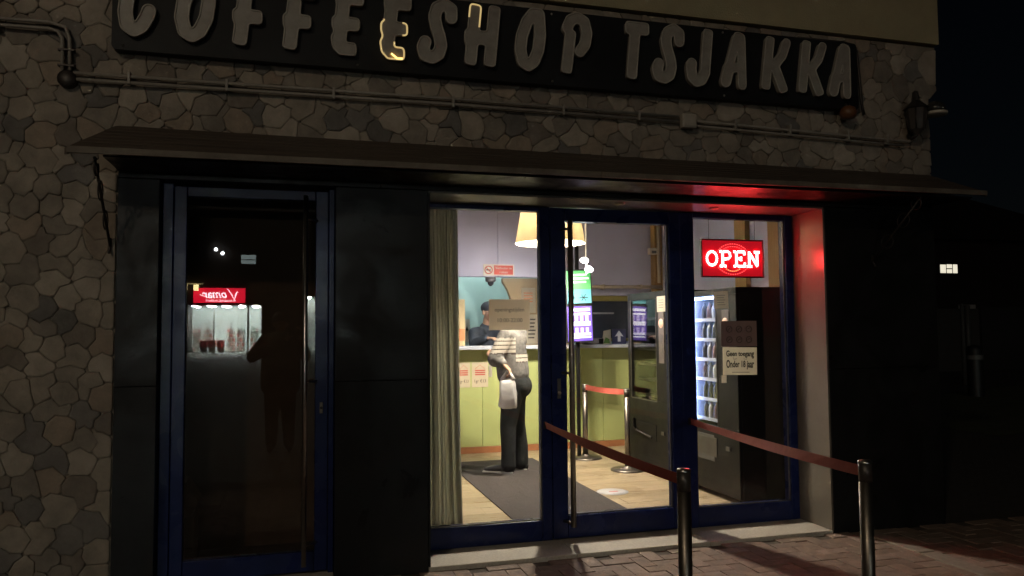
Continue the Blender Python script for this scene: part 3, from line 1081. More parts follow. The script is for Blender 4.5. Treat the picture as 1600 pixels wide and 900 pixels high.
text('lettering', 'Onder 18 jaar', .06, (0, -.0018, -.025), M_ink, t, width=.24, bold=.0016, warp=.35, hscale=1.1)
rule(t, -.07, .08, -.085, .006, mat('grey_ink', (0.3, 0.28, 0.25)))
for sg in (-1, 1):
    B().tube([(sg * .03, -.0018, .018), (sg * .055, -.0018, .012), (sg * .06, -.0018, .03)], .002, 5).obj('print_mark', MATS['grey_ink'], t)
box('tape', -w - .012, -w + .03, -.001, .001, -h - .06, -h - .003, M_paper, t)
t, w, h = paper('house_rules_sign', 'pinkish house rules sign with six small pictograms above the age notice', 3.108, 3.416, 1.366, 1.562, m=thin(mat('plaque', (0.26, 0.19, 0.18), (0.22, 0.16, 0.15), 5, .7), .4))
for r_ in range(2):
    for c_ in range(3):
        cx, cz = -.085 + c_ * .085, .035 - r_ * .08
        b = B()
        b.tube([(cx + .024 * math.cos(R(a)), -.0024, cz + .024 * math.sin(R(a))) for a in range(0, 361, 30)], .0032, 5, cap=False)
        pm = b.obj('pictogram', mat('pictogram_ink', (0.10, 0.07, 0.065)), t)
        B().tube([(cx - .012, -.0026, cz - .012 + .006 * c_), (cx + .002, -.0026, cz + .006), (cx + .013, -.0026, cz + .012 - .01 * r_)], .003, 5).obj('pictogram_mark', MATS['pictogram_ink'], pm)
t, w, h = paper('small_note', 'small cream note taped under the lit red sign', 3.052, 3.176, 1.655, 1.790, tilt=R(-1.5))
for k in range(5):
    rule(t, -.035, .035 - .01 * (k % 2), .035 - k * .018, .005, mat('grey_ink', (0.3, 0.28, 0.25)))

# OPEN sign: LEDs on a panel whose red emission imitates their glow
op = thing('open_sign', 'lit red OPEN sign of white hot LEDs behind the side window', 'sign', loc=(3.243, .412, 2.045))
M_opanel = mat('red_led_glow_panel', (0.25, 0.01, 0.015), emit=(1.0, 0.012, 0.03), estr=.42, rough=.3)
M_led = mat('led_hot', (0.8, 0.4, 0.4), emit=(1.0, 0.05, 0.05), estr=90.0)
M_ledy = mat('led_amber', (0.8, 0.4, 0.2), emit=(1.0, 0.33, 0.12), estr=5.0)
M_ledr = mat('led_red', (0.8, 0.1, 0.1), emit=(1.0, 0.10, 0.10), estr=4.0)
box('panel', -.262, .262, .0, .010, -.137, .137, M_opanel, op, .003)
for (xa, xb, za, zb) in ((-.272, .272, .137, .148), (-.272, .272, -.148, -.137), (-.272, -.2622, -.137, .137), (.2622, .272, -.137, .137)):
    box('frame', xa, xb, -.008, .014, za, zb, mat('open_frame', (0.10, 0.01, 0.012), rough=.35), op, .002)
OPENG = {  # slab serif glyphs as strokes in a 1 x 1.2 box
    'O': [[(.5 + .40 * math.cos(R(a)), .6 + .50 * math.sin(R(a))) for a in range(0, 361, 15)]],
    'P': [[(.25, .05), (.25, 1.12)], [(.05, .05), (.5, .05)], [(.05, 1.12), (.65, 1.12), (.85, .98), (.85, .75), (.65, .58), (.3, .56)]],
    'E': [[(.25, .05), (.25, 1.12)], [(.05, .05), (.9, .05), (.92, .28)], [(.05, 1.12), (.88, 1.12), (.9, .92)], [(.25, .6), (.62, .6), (.62, .72)], [(.62, .6), (.62, .48)]],
    'N': [[(.18, .05), (.18, 1.12)], [(.0, .05), (.36, .05)], [(.18, 1.12), (.82, .08)], [(.82, .05), (.82, 1.12)], [(.62, 1.12), (1.0, 1.12)]],
}
for k, ch in enumerate('OPEN'):
    b = B()
    x0 = -.235 + k * .120
    sx, sz = .108, .105
    done = []
    for st in OPENG[ch]:
        for (ax, az), (bx_, bz) in zip(st, st[1:]):
            L = math.hypot((bx_ - ax) * sx, (bz - az) * sz)
            nn = max(1, int(L / .0085))
            nxv, nzv = -(bz - az) * sz / (L + 1e-9), (bx_ - ax) * sx / (L + 1e-9)
            for i in range(nn + 1):
                for off in (-.0055, .0055):
                    px = x0 + (ax + (bx_ - ax) * i / nn) * sx + nxv * off
                    pz = -.065 + (az + (bz - az) * i / nn) * sz + nzv * off
                    if all((px - q[0]) ** 2 + (pz - q[1]) ** 2 > .0062 ** 2 for q in done):
                        done.append((px, pz))
    for px, pz in done:
        bmesh.ops.create_icosphere(b.bm, subdivisions=1, radius=.0047, matrix=Matrix.Translation((px, -.004, pz)))
    b.obj('led_letter', M_led, op)
def led_arc(a0, a1, rx, rz, n, m, nm):
    b = B()
    for i in range(n):
        a = R(a0 + (a1 - a0) * i / (n - 1))
        bmesh.ops.create_icosphere(b.bm, subdivisions=1, radius=.0036, matrix=Matrix.Translation((rx * math.cos(a), -.004, -.005 + rz * math.sin(a))))
    b.obj(nm, m, op)
led_arc(35, 145, .125, .098, 13, M_ledr, 'led_arc')
led_arc(28, 152, .15, .118, 17, M_ledr, 'led_arc')
led_arc(235, 305, .10, .094, 8, M_ledy, 'led_arc')
led_arc(215, 325, .15, .118, 15, M_ledr, 'led_arc')
B().tube([(-.20, .005, .148), (-.20, .0, .34)], .0018, 6).obj('hanging_cord', M_iron, op)
B().tube([(.20, .005, .148), (.20, .0, .34)], .0018, 6).obj('hanging_cord', M_iron, op)

# ================================================================== belt posts outside
def belt(nm, label, A, Bp, hgt, sag=0.012, group=None):
    A, Bp = Vector(A), Vector(Bp)
    n = 16
    d = (Bp - A)
    side = Vector((-d.y, d.x, 0)).normalized() * .0012
    v, f = [], []
    for i in range(n + 1):
        t = i / n
        p = A.lerp(Bp, t) - Vector((0, 0, sag * 4 * t * (1 - t)))
        tw = .007 * math.sin(t * 7 + A.x)
        for s1, s2 in ((1, 1), (1, -1), (-1, -1), (-1, 1)):
            v.append(p + side * s1 + Vector((0, 0, s2 * hgt / 2)) + side.normalized() * tw * s2)
    for i in range(n):
        for k in range(4):
            a, b2 = i * 4 + k, i * 4 + (k + 1) % 4
            f.append((a, b2, b2 + 4, a + 4))
    f += [(3, 2, 1, 0), tuple(n * 4 + k for k in range(4))]
    o = raw(nm, v, f, M_belt)
    return tag(o, label, 'belt', group)
def barrier_post(x, y, label, r=.027, h=.95, z0=0.018, base=.16, nm='barrier_post', grp='barrier posts in front of the door'):
    p = thing(nm, label, 'post', grp, loc=(x, y, z0))
    h -= z0
    B().lathe((0, 0, 0), [(base, 0), (base, .012), (base * .9, .022), (r * 1.3, .035), (r * 1.15, .05)], 32).lathe((0, 0, 0), [(.001, .0), (base, .0)], 32).obj('base', M_dsteel, p)
    B().cyl((0, 0, .03), (0, 0, h - .085), r, n=24).obj('tube', M_dsteel, p)
    B().cyl((0, 0, h - .085), (0, 0, h - .008), r * 1.0, n=24).obj('belt_head', mat('post_head', (0.10, 0.085, 0.075), rough=.4, metal=.6), p)
    B().lathe((0, 0, h - .008), [(r * 1.08, 0), (r * 1.08, .006), (r * .9, .010), (.001, .012)], 24).obj('cap', M_steel, p)
    return p
barrier_post(1.472, -2.06, 'steel barrier post nearest the entrance door bar', base=.17)
barrier_post(2.273, -2.12, 'steel barrier post in front of the side window pillar', base=.17)
bel = belt('barrier_belt', 'dark red belt from the door mullion to the nearer barrier post', (1.472, -2.03, .905), (1.685, .338, .838), .048)
box('wall_clip', 1.672, 1.70, .339, .353, .812, .862, M_iron, bel, .003)
bel = belt('barrier_belt', 'dark red belt from the side window frame to the outer barrier post', (2.273, -2.09, .905), (2.815, .338, .820), .048)
box('wall_clip', 2.802, 2.83, .339, .353, .795, .845, M_iron, bel, .003)

# ================================================================== inside the shop
# counter
ct = thing('counter', 'tall green service counter with grey top and terracotta skirting', 'counter')
for a, b in ((1.0, 2.10), (2.102, 3.34), (3.342, 3.62), (3.622, 4.28)):
    box('front_panel', a + .001, b - .001, 4.0, 4.03, FZ + .075, 1.285, M_green, ct, .002)
box('counter_top', 0.95, 4.285, 3.78, 4.20, 1.288, 1.328, M_top, ct, .005)
box('skirting', 1.0, 4.28, 3.985, 4.03, FZ, FZ + .072, M_skirt, ct, .003)
box('end_panel', 1.0, 1.03, 4.035, 4.2, FZ, 1.285, M_green, ct)
# mat
dm = tag(box('door_mat', 1.57, 2.53, .52, 3.42, FZ + .002, FZ + .010, M_mat, None, .003), 'long dark grey ribbed mat running from the door to the counter', 'mat')
fs = thing('floor_sticker', 'round white floor sticker at the right edge of the mat', 'sticker', loc=(2.68, 1.52, FZ + .002))
B().lathe((0, 0, 0), [(.001, .001), (.14, .001), (.14, 0)], 28).obj('disc', mat('sticker_white', (0.62, 0.60, 0.58), (0.5, 0.48, 0.47), 6, .5), fs)
box('print_mark', -.03, .05, -.012, .014, .0012, .002, M_redink, fs)
# pendant lamp
LX, LY = 2.34, 2.15
pl = thing('pendant_lamp', 'lit conical fabric pendant lamp hanging inside the entrance', 'lamp', loc=(LX, LY, 2.335))
def shade_mat():
    m = bpy.data.materials.new('lamp_shade_fabric')
    m.use_nodes = True
    nt = m.node_tree
    nt.nodes.remove(nt.nodes['Principled BSDF'])
    tl = nt.nodes.new('ShaderNodeBsdfTranslucent')
    tl.inputs['Color'].default_value = (0.021, 0.0145, 0.0065, 1)
    df = nt.nodes.new('ShaderNodeBsdfDiffuse')
    df.inputs['Color'].default_value = (0.72, 0.64, 0.48, 1)
    mx = nt.nodes.new('ShaderNodeAddShader')
    wv = nt.nodes.new('ShaderNodeTexNoise')
    wv.inputs['Scale'].default_value = 140
    bp = nt.nodes.new('ShaderNodeBump')
    bp.inputs['Strength'].default_value = .15
    nt.links.new(wv.outputs['Fac'], bp.inputs['Height'])
    nt.links.new(bp.outputs['Normal'], df.inputs['Normal'])
    nt.links.new(tl.outputs['BSDF'], mx.inputs[0])
    nt.links.new(df.outputs['BSDF'], mx.inputs[1])
    nt.links.new(mx.outputs['Shader'], nt.nodes['Material Output'].inputs['Surface'])
    return m
B().lathe((0, 0, 0), [(.335, 0), (.30, .20), (.265, .40)], 48).obj('lamp_shade', shade_mat(), pl)
B().tube([(0, 0, .42), (0, 0, .644)], .005, 6).obj('cord', M_iron, pl)
B().lathe((0, 0, .17), [(.001, .11), (.02, .105), (.022, .14), (.001, .15)], 12).obj('socket', M_iron, pl)
B().ball((0, 0, .22), .05).obj('bulb', mat('lamp_bulb', (0.9, 0.85, 0.7), emit=(1.0, 0.80, 0.52), estr=40), pl)
for a in range(3):
    t = R(120 * a)
    B().tube([(0, 0, .25), (.29 * math.cos(t), .29 * math.sin(t), .25)], .003, 5).obj('spoke', M_iron, pl)
ll = bpy.data.lights.new('pendant_light', 'POINT')
ll.energy = 390
ll.color = (1.0, 0.91, 0.76)
ll.shadow_soft_size = .07
lo = bpy.data.objects.new('pendant_light', ll)
lo.location = (0, 0, .17)
link(lo, pl)
# white ceiling spotlights next to the lamp (seen above the screens)
sp = thing('ceiling_spotlight', 'two white lit spot heads on a stem above the menu screens', 'spotlight', loc=(2.90, 2.65, 0))
B().tube([(0, 0, 2.978), (0, 0, 2.26), (.0, -.01, 2.09)], .008, 6).obj('stem', M_ceil, sp)
M_spot = mat('spot_lens', (.9, .9, .9), emit=(1.0, .96, .90), estr=12)
for (dx, z, s) in ((-.03, 2.225, 1), (.02, 2.13, 1)):
    q = Matrix.Translation((dx, -.03, z)) @ Matrix.Rotation(R(20), 4, 'Y') @ Matrix.Rotation(R(148), 4, 'X')
    o = B().lathe((0, 0, 0), [(.015, -.04), (.034, -.016), (.046, 0)], 16).obj('spot_head', M_ceil, sp)
    o.matrix_local = q
    o2 = B().lathe((0, 0, 0), [(.042, .0), (.001, .004)], 16).obj('lens', M_spot, o)

for dx, z in ((-.01, 2.17), (.03, 2.09)):
    spl = bpy.data.lights.new('spot_head_light', 'SPOT')
    spl.energy = 60
    spl.color = (1, .95, .88)
    spl.spot_size = R(110)
    spl.spot_blend = .8
    spl.shadow_soft_size = .05
    so2 = bpy.data.objects.new('spot_head_light', spl)
    so2.location = (dx, -.10, z)
    so2.rotation_euler = (R(62), 0, R(25))
    link(so2, sp)
# menu screens
def screen(label, loc, w, h, kind, rz):
    t = thing('menu_screen', label, 'screen', 'menu screens above the counter', loc=loc)
    t.rotation_euler = (0, R(-2.0), rz)
    box('casing', -w / 2 - .014, w / 2 + .014, .0, .04, -h / 2 - .014, h / 2 + .014, mat('screen_black', (0.02, 0.02, 0.02), rough=.3), t, .004)
    if kind == 'g':
        box('display', -w / 2, w / 2, -.004, -.001, -h * .08, h / 2, mat('screen_green', (0.1, 0.3, 0.1), emit=(.10, .62, .16), estr=.9), t)
        box('display', -w / 2, w / 2, -.004, -.001, -h / 2, -h * .081, mat('screen_cyan', (0.1, 0.3, 0.3), emit=(.10, .48, .55), estr=.9), t)
        for k, (x0, x1) in enumerate(((-.11, .10), (-.12, .12), (-.09, .09))):
            box('print_line', x0, x1, -.0056, -.0042, h * (.34 - .11 * k), h * (.34 - .11 * k) + .022, mat('screen_white', (.8, .8, .8), emit=(.75, 1, .8), estr=.8), t)
        for k in range(6):
            a = k * 1.05
            B().tube([(.05, -.005, -.12), (.05 + .05 * math.cos(a), -.005, -.12 + .04 * math.sin(a))], .005, 5).obj('print_leaf', mat('screen_leaf', (.02, .05, .06), rough=.4), t)
        B().ball((-.08, -.005, -.12), .03, (1, .05, .7), u=10, v=6).obj('print_leaf', mat('screen_leaf', (.02, .05, .06)), t)
    else:
        box('display', -w / 2, w / 2, -.004, -.001, -h / 2, h / 2, mat('screen_violet', (.1, .05, .3), emit=(.12, .08, .62), estr=.95), t)
        for z, hh in ((.36, .03), (.25, .022), (-.005, .024), (-.06, .02), (-.34, .026), (-.42, .02)):
            box('print_line', -w / 2 + .015, w / 2 - .02, -.0056, -.0042, z * h, z * h + hh, mat('screen_pale', (.8, .8, .9), emit=(.6, .66, 1.0), estr=1.1), t)
        for c_ in range(4):
            for z in (.06, -.30):
                box('print_block', -w / 2 + .025 + c_ * .062, -w / 2 + .06 + c_ * .062, -.0056, -.0042, z * h, z * h + .07, mat('screen_lilac', (.5, .4, .7), emit=(.36, .34, .85), estr=1.0), t)
screen('green menu screen hanging right behind the entrance bar handle', (3.022, 3.2, 1.983), .285, .365, 'g', R(0))
screen('violet price list screen below the green screen', (3.03, 3.2, 1.575), .29, .385, 'v', R(0))
sm_ = thing('screen_mount', 'black pole mount holding the two menu screens', 'mount', loc=(3.03, 3.26, 0))
box('pole', -.02, .02, 0, .03, FZ, 2.976, M_vm, sm_, .004)
for z in (1.98, 1.575):
    box('bracket', -.08, .08, -.018, -.001, z - .05, z + .05, M_vm, sm_, .003)

# unseen fluorescent fitting added behind the bulkhead to brighten the back wall
tb = thing('added_tube_light', 'white tube light fitting over the work space behind the counter', 'light', loc=(2.2, 4.72, 2.90))
box('tray', -.62, .62, -.05, .05, .03, .078, M_ceil, tb, .004)
for dy in (-.03, .03):
    B().cyl((-.6, dy, .012), (.6, dy, .012), .013, n=10).obj('tube', mat('added_tube_glow', (.9, .9, .9), emit=(.92, 1.0, .95), estr=42), tb)
# small things on and over the counter
t = thing('card_terminal', 'low grey payment display box on the counter below the violet screen', 'terminal', loc=(3.46, 3.95, 1.328))
box('body', -.14, .14, -.05, .05, 0, .075, mat('terminal_grey', (.14, .13, .14), rough=.4), t, .008)
box('window', -.13, .06, -.053, -.0505, .015, .06, mat('terminal_face', (.22, .2, .2), rough=.2), t)
box('reader', .075, .13, -.06, -.0505, .01, .068, M_vm, t, .004)
t = thing('arrow_sign', 'dark blue square sign with a pale upward arrow on the counter', 'sign', loc=(3.82, 3.94, 1.329))
box('plate', -.093, .093, 0, .008, 0, .185, mat('arrow_blue', (.035, .04, .10), rough=.35), t, .002)
B().prism([(-.018, .03), (.018, .03), (.018, .10), (.058, .09), (0, .165), (-.058, .09), (-.018, .10)], -.003, -.0005).obj('arrow', mat('arrow_grey', (.5, .5, .55)), t)
box('foot', -.05, .05, .009, .07, 0, .006, MATS['arrow_blue'], t)
t = thing('leaflet', 'white leaflet with a green picture leaning beside the arrow sign', 'leaflet', loc=(3.67, 3.96, 1.329))
B().prism([(-.07, 0), (.05, 0), (.05, .18), (-.045, .16)], 0, .004).obj('sheet', M_paper, t)
B().prism([(-.05, .01), (.035, .01), (.03, .06), (-.02, .085)], -.002, -.0005).obj('picture', mat('leaf_green', (.12, .25, .06)), t)
# no smoking sign with readable panel
t = thing('no_smoking_sign', 'white and red no smoking sign on the lavender bulkhead', 'sign', loc=(2.31, 3.995, 2.225))
box('plate', -.19, .19, -.004, .004, -.068, .068, mat('sign_white', (.75, .70, .62), rough=.5), t, .002)
box('red_field', -.06, .175, -.0062, -.0042, -.055, .055, mat('sign_red', (.62, .06, .04), rough=.5), t)
text('lettering', 'Verboden te', .04, (.058, -.0068, .022), MATS['sign_white'], t, width=.20)
text('lettering', 'roken', .04, (.058, -.0068, -.026), MATS['sign_white'], t, width=.10)
B().tube([(-.125 + .045 * math.cos(R(a)), -.005, .045 * math.sin(R(a))) for a in range(0, 361, 20)], .006, 6, cap=False).obj('ring', MATS['sign_red'], t)
B().tube([(-.157, -.005, .032), (-.093, -.005, -.032)], .005, 6).obj('bar', MATS['sign_red'], t)
box('cigarette', -.155, -.10, -.0062, -.0042, -.007, .006, M_ink, t)
# dome camera below the bulkhead
t = thing('dome_camera', 'grey dome camera under the bulkhead below the no smoking sign', 'camera', loc=(2.225, 4.06, 2.145))
B().lathe((0, 0, 0), [(.001, 0), (.062, 0), (.062, -.05), (.05, -.06), (.001, -.06)], 20).obj('housing', mat('camera_grey', (.16, .16, .17), rough=.4), t)
B().lathe((0, 0, -.061), [(.038, 0), (.034, -.025), (.016, -.045), (.001, -.05)], 16).obj('lens_dome', mat('camera_lens', (.04, .04, .05), rough=.15), t)
# posters on the counter front
for k, (x0, x1) in enumerate(((1.80, 1.955), (1.975, 2.17))):
    t, w, h = paper('price_sheet', ('cream price sheet half hidden by the curtain on the counter front', 'cream price sheet with red lettering left of the customer')[k], x0, x1, .845, 1.135, y=3.996, cat='poster', m=mat('poster_cream', (.55, .47, .32), (.5, .42, .29), 5, .85))
    B().tube([(-w * .6, -.002, .07), (0, -.002, .115), (w * .6, -.002, .07)], .0022, 5).obj('print_arch', M_redink, t)
    for q in range(3):
        rule(t, -w * .6, w * .65, .05 - q * .024, .014, M_redink)
    text('lettering', '1gr €13', .05, (0, -.0018, -.075), M_ink, t, width=w * 1.4)
t = tag(box('price_strip', 2.178, 2.22, 3.994, 3.998, .96, 1.10, M_paper), 'narrow white paper strip beside the cream price sheet', 'notice')
# menus on the tan pier and at the back
t, w, h = paper('menu_sheet', 'tall white menu sheet on the tan pier right of the opening hours', 2.66, 2.84, 1.72, 2.03, y=4.236, cat='menu')
for q in range(4):
    rule(t, -w * .7, w * .6, .09 - q * .035, .016, mat('orange_ink', (.62, .26, .10)))
t, w, h = paper('menu_sheet', 'lower white menu sheet with black prices on the tan pier', 2.70, 2.86, 1.34, 1.70, y=4.236, cat='menu')
for q in range(6):
    rule(t, -w * .5, w * (.7 - .1 * (q % 3)), .12 - q * .045, .018, M_ink)
t, w, h = paper('wall_notice', 'white notice with dark figures on the teal wall left of the employee', 1.98, 2.22, 1.36, 1.66, y=5.196)
for q in range(4):
    B().tube([(-.08 + q * .05, -.003, -.03 + .03 * (q % 2)), (-.07 + q * .05, -.003, .05), (-.06 + q * .05, -.003, 0)], .010, 5).obj('print_figure', M_ink, t)
t = thing('shelf_unit', 'cream and orange display edge behind the curtain at the counter', 'display', loc=(1.86, 4.1, 1.329))
box('panel', -.05, .06, 0, .05, 0, .55, mat('shelf_cream', (.62, .5, .28), rough=.6), t, .003)
box('label_strip', -.03, .055, -.004, -.001, .06, .20, mat('orange_ink', (.62, .26, .10)), t)
# wall pipe
t = thing('wall_pipe', 'cream pipe running across the bulkhead to the corner post', 'pipe')
B().tube([(3.20, 3.975, 2.03), (4.37, 3.86, 2.03)], .022, 10).obj('pipe', mat('pipe_cream', (.55, .48, .36), rough=.5), t)
B().tube([(4.33, 3.85, 2.08), (4.33, 3.85, 2.9)], .02, 10).obj('pipe', MATS['pipe_cream'], t)
for x, y in ((3.45, 3.955), (3.62, 3.938), (4.1, 3.892)):
    box('clip', x - .012, x + .012, y - .028, 3.999, 2.0, 2.06, MATS['pipe_cream'], t, .003)
t = thing('motion_sensor', 'small white sensor box high on the corner post', 'sensor', loc=(4.24, 3.83, 2.47))
box('body', -.05, .05, -.04, .045, -.04, .04, M_paper, t, .01)
box('lens', -.03, .03, -.045, -.0405, -.028, .004, mat('camera_grey', (.16, .16, .17)), t, .004)

# indoor belt stanchions
barrier_post(3.10, 3.26, 'indoor belt stanchion farther back beside the counter', r=.03, h=.90, z0=FZ, base=.18, nm='belt_stanchion', grp='indoor belt stanchions')
bpy.data.objects['belt_stanchion'].location.z = FZ
barrier_post(3.24, 2.44, 'indoor belt stanchion right beside the far vending machine', r=.028, h=.90, z0=FZ, base=.175, nm='belt_stanchion', grp='indoor belt stanchions')
o = belt('indoor_belt', 'bright red belt between the two indoor stanchions', (3.10, 3.23, .868), (3.24, 2.47, .868), .058)
o.data.materials.clear()
o.data.materials.append(mat('bright_belt', (.62, .13, .09), (.52, .10, .07), 20, .75))

# vending machines, fronts face -X
def vending(x, y0, y1, ztop, glass_y, glass_z, label, lit):
    t = thing('vending_machine', label, 'vending machine', 'vending machines along the right wall', loc=(x, y0, FZ))
    D, W, H = .86, y1 - y0, ztop - FZ
    ga, gb = glass_y[0] - y0, glass_y[1] - y0
    za, zb = glass_z[0] - FZ, glass_z[1] - FZ
    # cabinet as panels, open behind the glass
    box('side_panel', .03, D, 0, .035, .04, H, M_vm, t, .004)
    box('side_panel', .03, D, W - .035, W, .04, H, M_vm, t, .004)
    box('back_panel', D - .03, D - .002, .036, W - .036, .04, H - .036, mat('vm_inner', (.55, .6, .7), rough=.5) if lit else M_vm, t)
    box('top_panel', .03, D, .036, W - .036, H - .035, H, M_vm, t, .003)
    box('base_panel', .03, D, .036, W - .036, .04, .075, M_vm, t)
    for yy in (.06, W - .1):
        box('foot', .06, .12, yy, yy + .05, 0, .039, M_vm, t)
        box('foot', D - .12, D - .06, yy, yy + .05, 0, .039, M_vm, t)
    # door in pieces round the pane
    dr = bpy.data.objects.new('door', None)
    link(dr, t)
    box('lower_door', 0, .028, .0, W, .05, za, M_vm, dr, .004)
    box('upper_door', 0, .028, .0, W, zb, H - .002, M_vm, dr, .004)
    box('control_column', 0, .028, 0, ga, za + .001, zb - .001, M_vm, dr, .003)
    box('door_edge', 0, .028, gb, W, za + .001, zb - .001, M_vm, dr, .003)
    box('pane', .008, .014, ga, gb, za, zb, M_glass, dr)
    for (a, b, c, d) in ((ga - .008, ga, za - .008, zb + .008), (gb, gb + .008, za - .008, zb + .008)):
        box('pane_trim', -.004, -.0005, a, b, c, d, M_vmgrey, dr)
    box('pane_trim', -.004, -.0005, ga, gb, za - .010, za - .001, M_vmgrey, dr)
    box('delivery_flap', -.006, -.0005, ga + .02, gb - .05, .34, .50, M_vmgrey if lit else M_vm, dr, .004)
    if not lit:
        B().tube([(-.012, gb - .06, .52), (-.018, gb - .06, .44), (-.012, gb - .10, .40), (-.010, ga + .12, .37)], .012, 8).obj('handle', M_iron, dr)
    # controls on the column
    cy = ga * .5
    box('keypad_plate', -.006, -.0005, cy - .055, cy + .055, zb - .62, zb - .13, mat('vm_plate', (.12, .10, .09), rough=.4), dr, .003)
    B().lathe((0, 0, 0), [(.001, .006), (.04, .005), (.045, 0)], 20).obj('round_badge', mat('badge_pale', (.75, .45, .35), rough=.4), dr).matrix_local = Matrix.Translation((-.0065, cy, zb - .24)) @ Matrix.Rotation(R(-90), 4, 'Y')
    for k in range(6):
        box('key', -.009, -.0062, cy - .03, cy + .03, zb - .56 + k * .035, zb - .54 + k * .035, M_vmgrey, dr)
    box('coin_tray', -.012, -.0005, cy - .03, cy + .03, .42, .455, M_vmgrey, dr, .003)
    # shelves and stock
    n = 6
    for k in range(n):
        z = za + .02 + k * (zb - za - .06) / n
        sh = box('shelf', .10, D - .05, .04, W - .04, z, z + .012, M_vm if not lit else mat('lit_shelf', (.6, .65, .75), rough=.3), t)
        box('price_strip', .09, .0995, .04, W - .04, z - .006, z + .022, mat('strip_pale', (.6, .62, .68), rough=.4) if lit else M_vm, t)
    return t, ga, gb, za, zb, W, n
# far machine: unlit glass front
far_vm, ga, gb, za, zb, W, n = vending(3.35, 1.73, 2.63, 1.876, (1.975, 2.545), (.81, 1.80), 'dark vending machine farther in with unlit glass and a note on it', False)
t = thing('machine_note', 'cream note stuck on the far vending machine above its badge', 'notice', loc=(3.346, 1.845, 1.745))
box('sheet', -.0015, .0, -.085, .085, -.075, .075, M_paper, t)
for k in range(4):
    box('print_line', -.003, -.0016, -.05, .05, .035 - k * .024, .041 - k * .024, MATS['grey_ink'], t)
# near machine: lit, stocked
near_vm, ga, gb, za, zb, W, n = vending(3.42, .665, 1.56, 1.842, (.985, 1.50), (.68, 1.79), 'lit drinks vending machine nearest the glass seen side on', True)
M_tube = mat('cold_light_tube', (.8, .85, 1), emit=(.40, .54, 1.0), estr=26)
B().cyl((.06, gb - .03, za + .02), (.06, gb - .03, zb - .02), .012, n=10).obj('light_tube', M_tube, near_vm)
B().cyl((.07, ga + .03, zb - .015), (.07, gb - .03, zb - .015), .012, n=10).obj('light_tube', M_tube, near_vm)
box('inner_side', .05, .80, gb - .012, gb - .004, za, zb, mat('vm_inner', (.55, .6, .7), rough=.5), near_vm)
BC = [(.62, .64, .68), (.32, .36, .5), (.10, .1, .12), (.55, .53, .5), (.25, .16, .16), (.5, .55, .65)]
BM = [mat('bottle_%d' % i, c, rough=.2) for i, c in enumerate(BC)]
rown = ['bottom', 'second', 'third', 'fourth', 'fifth', 'top']
coln = ['first', 'second', 'third', 'fourth', 'fifth']
bottle_mesh = []
for i in range(6):
    b = B()
    hgt = .15
    b.lathe((0, 0, 0), [(.001, 0), (.026, 0), (.028, .008), (.028, hgt * .6), (.022, hgt * .74), (.010, hgt * .84), (.010, hgt * .97), (.001, hgt)], 14)
    tmp = b.obj('bottle', BM[i])
    bottle_mesh.append(tmp.data)
    bpy.data.objects.remove(tmp)
for k in range(n):
    z = FZ + za + .02 + k * (zb - za - .06) / n + .0125
    for c_ in range(5):
        o = bpy.data.objects.new('bottle', bottle_mesh[(k * 2 + c_ * 5 + k * c_) % 6])
        o.location = (3.42 + .125, .665 + ga + .045 + c_ * .088, z)
        COL.objects.link(o)
        tag(o, '%s bottle from the left on the %s shelf of the lit vending machine' % (coln[4 - c_], rown[k]), 'bottle', 'bottles in the lit vending machine')
box('coin_panel', -.005, -.0005, ga + .06, ga + .34, .30, .52, mat('vm_coin', (.10, .095, .09), rough=.4), near_vm, .003)

# ================================================================== people
def hand(b, wrist, direction, palm_n, L=.18, curl=.5, side=1):
    """palm plus five bent fingers as limbs; direction = towards the fingertips"""
    d = Vector(direction).normalized()
    nrm = (Vector(palm_n) - d * Vector(palm_n).dot(d)).normalized()
    s = d.cross(nrm) * side
    w = Vector(wrist)
    k = w + d * L * .48
    for off in (-.026, -.009, .009, .026):
        b.limb([(*(w + s * off * .7), .015), (*(k + s * off), .0125)])
    for i, (off, ln) in enumerate(((-.030, .78), (-.010, .95), (.010, 1.0), (.030, .9))):
        p = k + s * off
        seg = L * .19 * ln
        pts = [(*p, .0098)]
        a = curl * .5
        for j in range(3):
            dirv = d * math.cos(a) + nrm * math.sin(a)
            p = p + dirv * seg
            pts.append((*p, .0095 - .001 * j))
            a += curl * .75
        b.limb(pts)
    p = w + d * L * .15 + s * .03
    pts = [(*p, .014)]
    for j, (da, ln) in enumerate(((.9, .045), (.5, .035), (.3, .028))):
        dirv = (d * math.cos(da) + s * math.sin(da) + nrm * curl * .5).normalized()
        p = p + dirv * ln
        pts.append((*p, .0115 - .0015 * j))
    b.limb(pts)

def head(b, c, fwd, r=.1):
    """skull, jaw, nose, ears, neck stub"""
    c = Vector(c)
    f = Vector(fwd).normalized()
    s = Vector((0, 0, 1)).cross(f)
    b.ball(c + f * -.005 + Vector((0, 0, .03)), r, (.86, .86, 1.0))
    b.ball(c + f * .022 - Vector((0, 0, .03)), r * .82, (.82, .82, 1.0))
    b.ball(c + f * .045 - Vector((0, 0, .085)), r * .36, (1, 1, .8))
    b.limb([(*(c + f * .088 + Vector((0, 0, .02))), .011), (*(c + f * .108 - Vector((0, 0, .022))), .016)])
    for sg in (1, -1):
        b.ball(c + s * sg * .088 + Vector((0, 0, -.01)), .028, (.5, .7, 1.15), u=10, v=8)
        b.ball(c + f * .086 + s * sg * .034 + Vector((0, 0, .012)), .013, u=8, v=6)
    b.limb([(*(c + f * .088 + s * .02 - Vector((0, 0, .052))), .008), (*(c + f * .088 - s * .02 - Vector((0, 0, .052))), .008)])

